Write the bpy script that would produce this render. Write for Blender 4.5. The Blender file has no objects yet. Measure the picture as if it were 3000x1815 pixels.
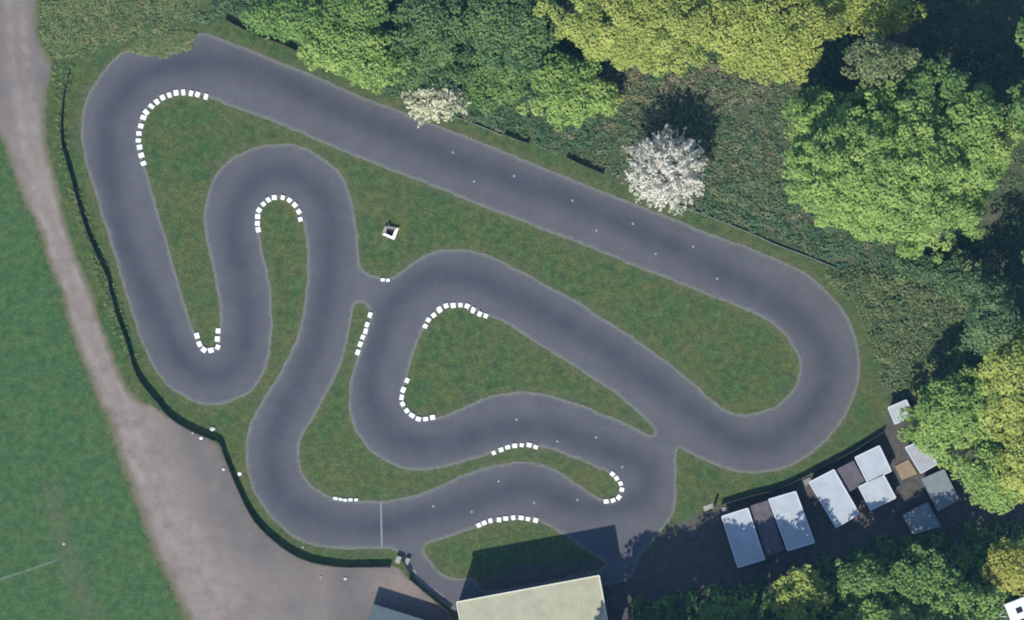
import bpy, math, random
import numpy as np
from mathutils import Vector, Matrix
from mathutils.geometry import delaunay_2d_cdt

random.seed(7)
RNG = np.random.default_rng(7)
S = 0.04            # metres per source pixel of the aerial photograph
CAMH = 1200.0       # height of the aerial camera
PI = math.pi
sc = bpy.context.scene
COL = sc.collection

def P(px, py, z=0.0):
    k = S * (CAMH - z) / CAMH
    return Vector(((px - 1500) * k, (907.5 - py) * k, z))

V = 3000 / 2464.0   # some outlines were measured on a 2464 px wide view
def v2s(pts): return [(x * V, y * V) for x, y in pts]

# ------------------------------------------------------------------ materials
def new_mat(name):
    m = bpy.data.materials.new(name); m.use_nodes = True
    nt = m.node_tree; nt.nodes.clear()
    out = nt.nodes.new('ShaderNodeOutputMaterial')
    b = nt.nodes.new('ShaderNodeBsdfPrincipled')
    b.inputs['Roughness'].default_value = 0.9
    b.inputs['Specular IOR Level'].default_value = 0.2
    nt.links.new(b.outputs[0], out.inputs[0])
    return m, nt, b, out

def setin(nt, sock, v):
    if hasattr(v, 'is_linked') or isinstance(v, bpy.types.NodeSocket):
        nt.links.new(v, sock)
    else:
        sock.default_value = v

def rgba(c): return (c[0], c[1], c[2], 1.0)

def noise(nt, scale, detail=3.0, rough=0.55, vec=None, dist=0.0):
    n = nt.nodes.new('ShaderNodeTexNoise')
    n.inputs['Scale'].default_value = scale
    n.inputs['Detail'].default_value = detail
    n.inputs['Roughness'].default_value = rough
    n.inputs['Distortion'].default_value = dist
    if vec is None:
        g = nt.nodes.new('ShaderNodeNewGeometry'); vec = g.outputs['Position']
    nt.links.new(vec, n.inputs['Vector'])
    return n.outputs['Fac']

def ramp(nt, fac, stops):
    r = nt.nodes.new('ShaderNodeValToRGB')
    el = r.color_ramp.elements
    while len(el) < len(stops): el.new(0.5)
    for e, (p, c) in zip(el, stops):
        e.position = p
        e.color = rgba(c) if not isinstance(c, float) else (c, c, c, 1)
    nt.links.new(fac, r.inputs['Fac'])
    return r.outputs['Color']

def mix(nt, fac, a, b, blend='MIX'):
    n = nt.nodes.new('ShaderNodeMix'); n.data_type = 'RGBA'; n.blend_type = blend
    for key, val in ((0, fac), (6, a), (7, b)):
        if isinstance(val, tuple): val = rgba(val)
        setin(nt, n.inputs[key], val)
    return n.outputs[2]

def math_(nt, op, a, b=None, c=None, clamp=False):
    n = nt.nodes.new('ShaderNodeMath'); n.operation = op; n.use_clamp = clamp
    setin(nt, n.inputs[0], a)
    if b is not None: setin(nt, n.inputs[1], b)
    if c is not None: setin(nt, n.inputs[2], c)
    return n.outputs[0]

G = 0.71   # surface albedo gain that goes with the exposure set at the end
def dim(nt, c): return mix(nt, 1.0, c, (G, G, G), 'MULTIPLY')

def attr(nt, name):
    n = nt.nodes.new('ShaderNodeAttribute'); n.attribute_name = name
    return n.outputs['Fac']

def bump(nt, b, h, strength=0.3, dist=0.05):
    n = nt.nodes.new('ShaderNodeBump')
    n.inputs['Strength'].default_value = strength
    n.inputs['Distance'].default_value = dist
    nt.links.new(h, n.inputs['Height'])
    nt.links.new(n.outputs[0], b.inputs['Normal'])

def grass_color(nt, bright=1.0):
    n1 = noise(nt, 0.13, 4, 0.6)
    n2 = noise(nt, 0.9, 4, 0.6)
    n3 = noise(nt, 4.0, 3, 0.65)
    k = bright
    c = ramp(nt, n2, [(0.30, (0.050*k, 0.098*k, 0.042*k)), (0.72, (0.094*k, 0.148*k, 0.058*k))])
    dry = math_(nt, 'MULTIPLY', ramp(nt, n1, [(0.45, 0.0), (0.70, 1.0)]), 0.60)
    c = mix(nt, dry, c, (0.125*k, 0.138*k, 0.062*k))
    oliv = math_(nt, 'MULTIPLY', ramp(nt, noise(nt, 0.33, 5, 0.65), [(0.46, 0.0), (0.66, 1.0)]), 0.65)
    c = mix(nt, oliv, c, (0.118*k, 0.132*k, 0.048*k))
    deep = math_(nt, 'MULTIPLY', ramp(nt, noise(nt, 0.24, 5, 0.65, dist=0.5), [(0.52, 0.0), (0.68, 1.0)]), 0.6)
    c = mix(nt, deep, c, (0.052*k, 0.118*k, 0.050*k))
    bare = math_(nt, 'MULTIPLY', ramp(nt, noise(nt, 0.55, 5, 0.7), [(0.50, 0.0), (0.72, 1.0)]), 0.55)
    c = mix(nt, bare, c, (0.13*k, 0.115*k, 0.07*k))
    blot = ramp(nt, noise(nt, 1.3, 3, 0.6), [(0.32, 0.78), (0.68, 1.22)])
    c = mix(nt, 1.0, c, blot, 'MULTIPLY')
    m = ramp(nt, n3, [(0.25, 0.62), (0.75, 1.32)])
    c = mix(nt, 1.0, c, (1.09, 1.09, 0.97), 'MULTIPLY')
    return mix(nt, 1.0, c, m, 'MULTIPLY'), n3

def mat_plain(name, color, rough=0.8, var=0.15, scale=3.0, spec=0.3, metal=0.0, stain=None):
    m, nt, b, out = new_mat(name)
    n = noise(nt, scale, 4, 0.6)
    if max(color) < 0.78: color = tuple(c * G for c in color)
    if stain: stain = tuple(c * G for c in stain)
    lo = tuple(c * (1 - var) for c in color); hi = tuple(min(1, c * (1 + var)) for c in color)
    c = ramp(nt, n, [(0.3, lo), (0.7, hi)])
    if stain:
        s = math_(nt, 'MULTIPLY', ramp(nt, noise(nt, scale * 0.35, 5, 0.7), [(0.5, 0.0), (0.75, 1.0)]), 0.5)
        c = mix(nt, s, c, stain)
    nt.links.new(c, b.inputs['Base Color'])
    b.inputs['Roughness'].default_value = rough
    b.inputs['Specular IOR Level'].default_value = spec
    b.inputs['Metallic'].default_value = metal
    return m

def mat_leaf(name, stops, trans=0.35, rough=0.65):
    m, nt, b, out = new_mat(name)
    t = attr(nt, 'tint')
    c = ramp(nt, t, stops)
    nt.links.new(c, b.inputs['Base Color'])
    b.inputs['Roughness'].default_value = rough
    b.inputs['Specular IOR Level'].default_value = 0.25
    tr = nt.nodes.new('ShaderNodeBsdfTranslucent')
    nt.links.new(c, tr.inputs['Color'])
    ms = nt.nodes.new('ShaderNodeMixShader'); ms.inputs[0].default_value = trans
    nt.links.new(b.outputs[0], ms.inputs[1]); nt.links.new(tr.outputs[0], ms.inputs[2])
    nt.links.new(ms.outputs[0], out.inputs[0])
    return m

M = {}
def ground_mat():
    m, nt, b, out = new_mat('ground_grass')
    g, n3 = grass_color(nt)
    # mown meadow west of the gravel road: a cooler green
    n2 = noise(nt, 0.7, 5, 0.6)
    mead = ramp(nt, n2, [(0.3, (0.046, 0.104, 0.050)), (0.7, (0.078, 0.146, 0.058))])
    mead = mix(nt, math_(nt, 'MULTIPLY', ramp(nt, noise(nt, 0.10, 4, 0.6), [(0.5, 0.0), (0.75, 1.0)]), 0.5), mead, (0.085, 0.135, 0.060))
    mead = mix(nt, math_(nt, 'MULTIPLY', ramp(nt, noise(nt, 0.4, 6, 0.7), [(0.48, 0.0), (0.66, 1.0)]), 0.55), mead, (0.105, 0.138, 0.062))
    mead = mix(nt, 1.0, mead, ramp(nt, noise(nt, 1.3, 3, 0.6), [(0.32, 0.80), (0.68, 1.20)]), 'MULTIPLY')
    mead = mix(nt, 1.0, mead, ramp(nt, n3, [(0.25, 0.78), (0.75, 1.2)]), 'MULTIPLY')
    mead = mix(nt, 1.0, mead, (1.12, 1.14, 1.0), 'MULTIPLY')
    c = mix(nt, attr(nt, 'meadow'), g, mead)
    # leaf litter, bramble and rough ground under the wood
    litter = ramp(nt, noise(nt, 0.45, 6, 0.7), [(0.28, (0.050, 0.092, 0.050)), (0.46, (0.090, 0.125, 0.062)), (0.60, (0.130, 0.135, 0.085)), (0.78, (0.19, 0.16, 0.12))])
    litter = mix(nt, 1.0, litter, ramp(nt, noise(nt, 2.2, 4, 0.7), [(0.25, 0.55), (0.75, 1.35)]), 'MULTIPLY')
    sf = math_(nt, 'ADD', attr(nt, 'scrub'), math_(nt, 'MULTIPLY', math_(nt, 'SUBTRACT', noise(nt, 0.5, 4), 0.5), 0.9), clamp=True)
    sf = math_(nt, 'MULTIPLY', sf, ramp(nt, attr(nt, 'scrub'), [(0.02, 0.0), (0.2, 1.0)]))
    c = mix(nt, sf, c, litter)
    # trodden dry ground
    wf = math_(nt, 'MULTIPLY', attr(nt, 'worn'), ramp(nt, noise(nt, 1.6, 5, 0.7), [(0.30, 0.0), (0.60, 1.0)]))
    c = mix(nt, wf, c, (0.165, 0.145, 0.10))
    yf = math_(nt, 'ADD', attr(nt, 'yard'), math_(nt, 'MULTIPLY', math_(nt, 'SUBTRACT', noise(nt, 0.9, 4), 0.5), 0.6), clamp=True)
    yf = math_(nt, 'MULTIPLY', yf, ramp(nt, attr(nt, 'yard'), [(0.02, 0.0), (0.2, 1.0)]))
    earth = ramp(nt, noise(nt, 1.2, 5, 0.65), [(0.3, (0.070, 0.078, 0.068)), (0.7, (0.160, 0.138, 0.120))])
    c = mix(nt, yf, c, earth)
    nt.links.new(dim(nt, c), b.inputs['Base Color'])
    b.inputs['Roughness'].default_value = 1.0
    b.inputs['Specular IOR Level'].default_value = 0.05
    bump(nt, b, noise(nt, 3.5, 5, 0.75), 0.9, 0.16)
    return m
M['ground'] = ground_mat()

def asphalt_mat():
    m, nt, b, out = new_mat('asphalt')
    n = noise(nt, 0.35, 5, 0.6); f = noise(nt, 4.5, 4, 0.8)
    light = ramp(nt, n, [(0.3, (0.116, 0.118, 0.126)), (0.7, (0.138, 0.137, 0.144))])
    r = math_(nt, 'MULTIPLY', attr(nt, 'rubber'), ramp(nt, noise(nt, 0.22, 4, 0.6), [(0.3, 0.65), (0.7, 1.0)]))
    c = mix(nt, r, light, (0.071, 0.077, 0.092))
    hue = noise(nt, 0.8, 3, 0.6)
    c = mix(nt, 0.55, c, mix(nt, 1.0, c, ramp(nt, hue, [(0.30, (0.88, 1.0, 1.02)), (0.5, (1.0, 1.0, 1.0)), (0.70, (1.12, 1.0, 1.03))]), 'MULTIPLY'))
    pat = ramp(nt, noise(nt, 0.28, 6, 0.75, dist=1.0), [(0.42, 0.96), (0.60, 1.035)])
    c = mix(nt, 1.0, c, pat, 'MULTIPLY')
    e = math_(nt, 'ADD', attr(nt, 'edge'), math_(nt, 'MULTIPLY', math_(nt, 'SUBTRACT', noise(nt, 1.1, 4, 0.7), 0.5), 1.1), clamp=True)
    e = math_(nt, 'MULTIPLY', e, ramp(nt, attr(nt, 'edge'), [(0.03, 0.0), (0.35, 0.95)]))
    c = mix(nt, e, c, (0.205, 0.213, 0.180))
    weeds = math_(nt, 'MULTIPLY', ramp(nt, attr(nt, 'edge'), [(0.55, 0.0), (0.95, 1.0)]), ramp(nt, noise(nt, 1.7, 4, 0.7), [(0.55, 0.0), (0.70, 0.7)]))
    c = mix(nt, weeds, c, (0.10, 0.135, 0.065))
    c = mix(nt, 1.0, c, ramp(nt, f, [(0.25, 0.80), (0.75, 1.18)]), 'MULTIPLY')
    nt.links.new(dim(nt, c), b.inputs['Base Color'])
    b.inputs['Roughness'].default_value = 0.95
    b.inputs['Specular IOR Level'].default_value = 0.12
    bump(nt, b, f, 0.25, 0.02)
    return m
M['asphalt'] = asphalt_mat()

def gravel_mat():
    m, nt, b, out = new_mat('gravel')
    n = noise(nt, 0.5, 5, 0.62); f = noise(nt, 6.0, 4, 0.7)
    pale = ramp(nt, n, [(0.3, (0.240, 0.203, 0.178)), (0.7, (0.335, 0.290, 0.252))])
    grey = ramp(nt, noise(nt, 0.3, 5, 0.65), [(0.3, (0.15, 0.143, 0.143)), (0.55, (0.190, 0.177, 0.168)), (0.72, (0.240, 0.203, 0.175))])
    yfac = math_(nt, 'ADD', attr(nt, 'greyness'), math_(nt, 'MULTIPLY', math_(nt, 'SUBTRACT', noise(nt, 0.25, 5, 0.6), 0.5), 0.8), clamp=True)
    c = mix(nt, yfac, pale, grey)
    rut = math_(nt, 'MULTIPLY', attr(nt, 'rut'), ramp(nt, noise(nt, 0.5, 4, 0.6), [(0.35, 0.0), (0.65, 0.7)]))
    c = mix(nt, rut, c, (0.37, 0.33, 0.30))
    patch = ramp(nt, noise(nt, 0.17, 5, 0.7, dist=0.6), [(0.52, 0.0), (0.68, 0.45)])
    c = mix(nt, patch, c, (0.175, 0.15, 0.14))
    g, n3 = grass_color(nt)
    dirt = mix(nt, math_(nt, 'MULTIPLY', n, 1.0), (0.19, 0.165, 0.11), (0.13, 0.145, 0.075))
    e0 = math_(nt, 'ADD', attr(nt, 'edge'), math_(nt, 'MULTIPLY', math_(nt, 'SUBTRACT', noise(nt, 0.8, 5, 0.7), 0.5), 0.7))
    c = mix(nt, ramp(nt, e0, [(0.42, 0.0), (0.72, 0.85)]), c, dirt)
    c = mix(nt, ramp(nt, e0, [(0.74, 0.0), (0.92, 1.0)]), c, g)
    c = mix(nt, 1.0, c, ramp(nt, f, [(0.25, 0.84), (0.75, 1.13)]), 'MULTIPLY')
    c = mix(nt, 1.0, c, (0.975, 0.950, 0.925), 'MULTIPLY')
    nt.links.new(dim(nt, c), b.inputs['Base Color'])
    b.inputs['Roughness'].default_value = 1.0
    b.inputs['Specular IOR Level'].default_value = 0.1
    bump(nt, b, f, 0.5, 0.04)
    return m
M['gravel'] = gravel_mat()

M['white_paint'] = mat_plain('white_paint', (0.781, 0.778, 0.75), 0.6, 0.10, 4, stain=(0.55, 0.52, 0.45))
M['faded_paint'] = mat_plain('faded_paint', (0.26, 0.26, 0.27), 0.8, 0.2, 4)
M['dot_paint'] = mat_plain('dot_paint', (0.31, 0.31, 0.33), 0.8, 0.1, 6)
M['pitch_paint'] = mat_plain('pitch_paint', (0.125, 0.18, 0.115), 0.9, 0.3, 2)
M['fence_wood'] = mat_plain('fence_wood', (0.055, 0.058, 0.05), 0.85, 0.3, 6)
M['rail_wood'] = mat_plain('rail_wood', (0.075, 0.078, 0.072), 0.85, 0.25, 6)
M['grey_rail'] = mat_plain('grey_rail', (0.26, 0.28, 0.25), 0.85, 0.25, 3)
M['white_roof'] = mat_plain('white_roof', (0.46, 0.50, 0.53), 0.6, 0.09, 0.9, 0.25, stain=(0.36, 0.37, 0.36))
M['white_trim'] = mat_plain('white_trim', (0.66, 0.69, 0.72), 0.5, 0.05, 3)
M['dull_roof'] = mat_plain('dull_roof', (0.40, 0.41, 0.43), 0.6, 0.1, 1.0, stain=(0.33, 0.32, 0.30))
M['shaded_roof'] = mat_plain('shaded_roof', (0.20, 0.24, 0.25), 0.7, 0.15, 1.0)  # darkened version of the dull roof, tree shade painted into the base colour
M['felt_roof'] = mat_plain('felt_roof', (0.135, 0.122, 0.135), 0.9, 0.18, 1.2, 0.1)
M['shed_wall'] = mat_plain('shed_wall', (0.30, 0.31, 0.30), 0.8, 0.15, 3)
M['shed_wood'] = mat_plain('shed_wood', (0.14, 0.10, 0.075), 0.85, 0.25, 5)
M['door_paint'] = mat_plain('door_paint', (0.10, 0.14, 0.12), 0.6, 0.15, 4)
M['metal'] = mat_plain('metal', (0.30, 0.30, 0.30), 0.4, 0.1, 6, 0.5, 0.7)
M['cream_roof'] = mat_plain('cream_roof', (0.43, 0.415, 0.285), 0.75, 0.10, 0.8, 0.15, stain=(0.34, 0.31, 0.23))
M['cream_trim'] = mat_plain('cream_trim', (0.72, 0.72, 0.56), 0.6, 0.06, 2)
M['pale_trim'] = mat_plain('pale_trim', (0.72, 0.75, 0.76), 0.6, 0.05, 2)
M['render_wall'] = mat_plain('render_wall', (0.34, 0.32, 0.27), 0.9, 0.12, 2)
M['grey_roof'] = mat_plain('grey_roof', (0.085, 0.115, 0.125), 0.8, 0.12, 0.8)
M['glass'] = mat_plain('glass', (0.02, 0.025, 0.03), 0.1, 0.1, 1, 0.6)
M['concrete'] = mat_plain('concrete', (0.36, 0.35, 0.31), 0.9, 0.2, 3)
M['plywood'] = mat_plain('plywood', (0.34, 0.255, 0.16), 0.85, 0.15, 2)
M['soil'] = mat_plain('soil', (0.035, 0.020, 0.012), 1.0, 0.3, 6)
M['cream_paint'] = mat_plain('cream_paint', (0.80, 0.76, 0.66), 0.7, 0.06, 5)
M['grey_slab'] = mat_plain('grey_slab', (0.26, 0.26, 0.25), 0.9, 0.2, 4)
M['black'] = mat_plain('black', (0.02, 0.022, 0.02), 0.7, 0.2, 4)
M['stone'] = mat_plain('stone', (0.62, 0.62, 0.58), 0.9, 0.15, 5)
M['tan_stone'] = mat_plain('tan_stone', (0.40, 0.33, 0.23), 0.9, 0.15, 5)
M['gelcoat'] = mat_plain('gelcoat', (0.78, 0.78, 0.77), 0.35, 0.04, 2, 0.5)
M['rubber'] = mat_plain('rubber', (0.02, 0.02, 0.02), 0.9, 0.2, 8)
M['bark'] = mat_plain('bark', (0.10, 0.08, 0.06), 0.95, 0.3, 4)
M['grey_bark'] = mat_plain('grey_bark', (0.20, 0.19, 0.18), 0.95, 0.25, 4)

LEAF = {
 'mid':    mat_leaf('leaf_mid',    [(0.0, (0.079, 0.150, 0.044)), (0.5, (0.151, 0.258, 0.069)), (1.0, (0.249, 0.360, 0.095))]),
 'bright': mat_leaf('leaf_bright', [(0.0, (0.124, 0.210, 0.050)), (0.5, (0.228, 0.346, 0.085)), (1.0, (0.352, 0.457, 0.122))]),
 'yellow': mat_leaf('leaf_yellow', [(0.0, (0.190, 0.242, 0.051)), (0.5, (0.319, 0.382, 0.084)), (1.0, (0.447, 0.472, 0.123))]),
 'gold':   mat_leaf('leaf_gold',   [(0.0, (0.180, 0.190, 0.035)), (0.5, (0.330, 0.340, 0.065)), (1.0, (0.450, 0.450, 0.130))]),
 'dark':   mat_leaf('leaf_dark',   [(0.0, (0.053, 0.109, 0.050)), (0.5, (0.106, 0.190, 0.066)), (1.0, (0.195, 0.278, 0.084))]),
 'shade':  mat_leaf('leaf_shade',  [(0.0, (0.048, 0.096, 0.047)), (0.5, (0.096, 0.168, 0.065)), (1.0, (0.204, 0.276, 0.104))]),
 'olive':  mat_leaf('leaf_olive',  [(0.0, (0.092, 0.137, 0.057)), (0.5, (0.173, 0.214, 0.088)), (1.0, (0.286, 0.307, 0.142))]),
 'scrub':  mat_leaf('leaf_scrub',  [(0.0, (0.051, 0.117, 0.063)), (0.35, (0.109, 0.189, 0.084)), (0.62, (0.190, 0.217, 0.105)), (0.85, (0.273, 0.227, 0.149)), (1.0, (0.364, 0.283, 0.202))]),
 'verge':  mat_leaf('leaf_verge',  [(0.0, (0.080, 0.154, 0.062)), (0.5, (0.176, 0.231, 0.090)), (1.0, (0.304, 0.285, 0.128))]),
 'white':  mat_leaf('leaf_white',  [(0.0, (0.36, 0.36, 0.28)), (0.35, (0.62, 0.60, 0.50)), (1.0, (0.84, 0.81, 0.70))], 0.42),
 'cream':  mat_leaf('leaf_cream',  [(0.0, (0.16, 0.20, 0.08)), (0.3, (0.46, 0.46, 0.28)), (1.0, (0.78, 0.76, 0.54))], 0.3),
}

# ------------------------------------------------------------------ object helpers
def tag(o, label=None, cat=None, group=None, kind=None):
    if label: o['label'] = label
    if cat: o['category'] = cat
    if group: o['group'] = group
    if kind: o['kind'] = kind
    return o

def empty(name, loc, rz=0.0):
    o = bpy.data.objects.new(name, None); COL.objects.link(o)
    o.empty_display_size = 0.3
    o.location = loc; o.rotation_euler = (0, 0, rz)
    return o

class MB:
    def __init__(s): s.v = []; s.f = []
    def add(s, vs, fs):
        b = len(s.v); s.v += [tuple(v) for v in vs]; s.f += [tuple(i + b for i in f) for f in fs]
    def box(s, c, hx, hy, hz, rz=0.0):
        ca, sa = math.cos(rz), math.sin(rz); vs = []
        for dz in (-hz, hz):
            for dx, dy in ((-hx, -hy), (hx, -hy), (hx, hy), (-hx, hy)):
                vs.append((c[0] + dx * ca - dy * sa, c[1] + dx * sa + dy * ca, c[2] + dz))
        s.add(vs, [(3, 2, 1, 0), (4, 5, 6, 7), (0, 1, 5, 4), (1, 2, 6, 5), (2, 3, 7, 6), (3, 0, 4, 7)])
    def bevbox(s, c, hx, hy, h, bev, rz=0.0):
        ca, sa = math.cos(rz), math.sin(rz); vs = []
        for (ix, z) in ((0, 0), (0, h - bev), (bev, h)):
            for dx, dy in ((-1, -1), (1, -1), (1, 1), (-1, 1)):
                x = dx * (hx - ix); y = dy * (hy - ix)
                vs.append((c[0] + x * ca - y * sa, c[1] + x * sa + y * ca, c[2] + z))
        f = [(3, 2, 1, 0), (8, 9, 10, 11)]
        for k in (0, 4):
            for i in range(4):
                j = (i + 1) % 4; f.append((k + i, k + j, k + 4 + j, k + 4 + i))
        s.add(vs, f)
    def prism(s, poly, z0, z1):
        n = len(poly); vs = [(p[0], p[1], z0) for p in poly] + [(p[0], p[1], z1) for p in poly]
        f = [tuple(range(n))[::-1], tuple(range(n, 2 * n))]
        for i in range(n):
            j = (i + 1) % n; f.append((i, j, n + j, n + i))
        s.add(vs, f)
    def tube(s, path, radii, n=7):
        path = [Vector(p) for p in path]; rings = []
        for i, p in enumerate(path):
            d = (path[min(i + 1, len(path) - 1)] - path[max(i - 1, 0)]).normalized()
            a = d.cross(Vector((0.3, 0.9, 0.31))).normalized(); b = d.cross(a)
            rings.append([p + (a * math.cos(t) + b * math.sin(t)) * radii[i] for t in [2 * PI * k / n for k in range(n)]])
        vs = [v for r in rings for v in r]; f = []
        for i in range(len(path) - 1):
            for k in range(n):
                l = (k + 1) % n; f.append((i * n + k, i * n + l, (i + 1) * n + l, (i + 1) * n + k))
        f.append(tuple(range(n))[::-1]); f.append(tuple(range((len(path) - 1) * n, len(path) * n)))
        s.add(vs, f)
    def build(s, name, mat, parent=None, origin=(0, 0, 0), smooth=False):
        me = bpy.data.meshes.new(name)
        ox, oy, oz = origin
        me.from_pydata([(x - ox, y - oy, z - oz) for x, y, z in s.v], [], s.f)
        me.validate(); me.update()
        if smooth: me.polygons.foreach_set('use_smooth', [True] * len(me.polygons))
        me.materials.append(mat)
        o = bpy.data.objects.new(name, me); COL.objects.link(o)
        if parent: o.parent = parent
        else: o.location = origin
        return o

# ------------------------------------------------------------------ curves in pixel space
def catmull(pts, step=10.0, closed=True, smooth=2):
    pts = np.array(pts, float); n = len(pts); out = []
    rng = range(n) if closed else range(n - 1)
    for i in rng:
        p1 = pts[i]; p2 = pts[(i + 1) % n]
        p0 = pts[(i - 1) % n] if closed or i > 0 else 2 * p1 - p2
        p3 = pts[(i + 2) % n] if closed or i < n - 2 else 2 * p2 - p1
        m = max(1, int(np.linalg.norm(p2 - p1) / 3))
        t = np.linspace(0, 1, m, endpoint=False)[:, None]
        out.append(0.5 * ((2 * p1) + (-p0 + p2) * t + (2 * p0 - 5 * p1 + 4 * p2 - p3) * t ** 2 + (-p0 + 3 * p1 - 3 * p2 + p3) * t ** 3))
    q = np.vstack(out + ([] if closed else [pts[-1:]]))
    if closed: q = np.vstack([q, q[:1]])
    d = np.concatenate([[0], np.cumsum(np.linalg.norm(np.diff(q, axis=0), axis=1))])
    k = max(4, int(d[-1] / step))
    u = np.linspace(0, d[-1], k, endpoint=not closed)
    r = np.stack([np.interp(u, d, q[:, 0]), np.interp(u, d, q[:, 1])], 1)
    for _ in range(smooth):
        if closed: r = 0.25 * np.roll(r, 1, 0) + 0.5 * r + 0.25 * np.roll(r, -1, 0)
        else: r[1:-1] = 0.25 * r[:-2] + 0.5 * r[1:-1] + 0.25 * r[2:]
    return r

def inside(pts, poly):
    x, y = pts[:, 0], pts[:, 1]; res = np.zeros(len(pts), bool)
    n = len(poly)
    for i in range(n):
        x1, y1 = poly[i]; x2, y2 = poly[(i + 1) % n]
        if y1 == y2: continue
        c = ((y1 > y) != (y2 > y)) & (x < (x2 - x1) * (y - y1) / (y2 - y1) + x1)
        res ^= c
    return res

def dist(pts, line, closed=False):
    d = np.full(len(pts), 1e9); n = len(line)
    for i in range(n if closed else n - 1):
        a = line[i]; b = line[(i + 1) % n]; ab = b - a
        L = max(1e-9, ab @ ab)
        t = np.clip(((pts - a) @ ab) / L, 0, 1)
        d = np.minimum(d, np.linalg.norm(pts - (a + t[:, None] * ab), axis=1))
    return d

def softpoly(pts, poly, w):
    poly = np.array(poly, float)
    d = dist(pts, poly, True); s = np.where(inside(pts, poly), d, -d)
    t = np.clip(s / (2 * w) + 0.5, 0, 1)
    return t * t * (3 - 2 * t)

def set_attr(me, name, arr):
    a = me.attributes.new(name, 'FLOAT', 'POINT'); a.data.foreach_set('value', np.asarray(arr, np.float32))

def sheet(name, outer, holes, z, spacing, mat, attrs):
    loops = [outer] + holes
    pts = []; edges = []
    for L in loops:
        b = len(pts); n = len(L)
        pts += [tuple(p) for p in L]; edges += [(b + i, b + (i + 1) % n) for i in range(n)]
    allp = np.vstack(loops)
    x0, y0 = outer.min(0); x1, y1 = outer.max(0)
    gx, gy = np.meshgrid(np.arange(x0, x1, spacing), np.arange(y0, y1, spacing))
    gx = gx + ((np.arange(gx.shape[0]) % 2) * spacing * 0.5)[:, None]
    g = np.stack([gx.ravel(), gy.ravel()], 1)
    keep = inside(g, outer)
    for h in holes: keep &= ~inside(g, h)
    g = g[keep]
    d = np.full(len(g), 1e9)
    for L in loops: d = np.minimum(d, dist(g, L, True))
    g = g[d > spacing * 0.45]
    pts += [tuple(p) for p in g]
    r = delaunay_2d_cdt([Vector(p) for p in pts], edges, [], 0, 1e-4)
    vs = np.array([tuple(p) for p in r[0]]); fs = np.array([f for f in r[2] if len(f) == 3])
    c = vs[fs].mean(1)
    k = inside(c, outer)
    for h in holes: k &= ~inside(c, h)
    fs = fs[k]
    w = np.stack([(vs[:, 0] - 1500) * S, (907.5 - vs[:, 1]) * S, np.full(len(vs), z)], 1)
    a, b_, c_ = w[fs[:, 0]], w[fs[:, 1]], w[fs[:, 2]]
    nz = np.cross(b_ - a, c_ - a)[:, 2]
    fs[nz < 0] = fs[nz < 0][:, ::-1]
    me = bpy.data.meshes.new(name); me.from_pydata(w.tolist(), [], fs.tolist()); me.update()
    dd = np.full(len(vs), 1e9)
    for L in loops: dd = np.minimum(dd, dist(vs, L, True))
    for nm, fn in attrs.items(): set_attr(me, nm, fn(vs, dd))
    me.materials.append(mat)
    o = bpy.data.objects.new(name, me); COL.objects.link(o)
    o['kind'] = 'structure'
    return o

# ------------------------------------------------------------------ track outline (pixels)
OUTER = [(362,151),(402,127),(445,110),(483,101),(530,96),(575,97),(620,103),(680,125),(750,153),(800,174),
 (901,213),(1002,258),(1082,292),(1163,320),(1203,338),(1271,364),(1344,390),(1424,422),(1500,453),(1601,495),(1722,543),(1802,575),
 (1863,598),(1963,636),(2044,670),(2124,701),(2200,727),(2280,761),(2341,789),(2393,825),(2441,874),(2482,922),(2506,982),(2518,1043),
 (2518,1103),(2502,1163),(2479,1212),(2441,1267),(2393,1316),(2333,1356),(2280,1375),(2200,1386),(2124,1372),(2064,1348),(2010,1320),(1988,1306),
 (1982,1325),(1980,1348),(1982,1408),(1980,1477),(1967,1513),(1935,1557),(1911,1585),(1891,1608),(1868,1640),(1850,1690),(1780,1712),(1600,1742),(1440,1774),(1345,1792),(1318,1778),(1262,1738),(1205,1685),(1178,1630),(1163,1611),(1122,1607),(1062,1607),(982,1607),
 (921,1597),(861,1573),(813,1533),(772,1489),(740,1432),(724,1376),(720,1316),(727,1255),(744,1215),(780,1151),(817,1095),(849,1035),(873,970),
 (889,906),(897,841),(899,761),(896,701),(889,660),(882,640),(876,620),(863,602),(848,588),(829,580),(805,580),(787,586),(772,598),(760,617),
 (757,636),(757,655),(760,680),(769,733),(781,781),(791,833),(796,882),(798,962),(793,1023),(777,1083),(753,1127),(712,1159),(664,1179),(604,1184),
 (551,1167),(503,1139),(463,1095),(435,1047),(406,978),(382,902),(350,801),(322,709),(298,636),(276,555),(258,503),(243,443),(237,382),(244,318),
 (260,274),(284,233),(318,190)]
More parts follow.
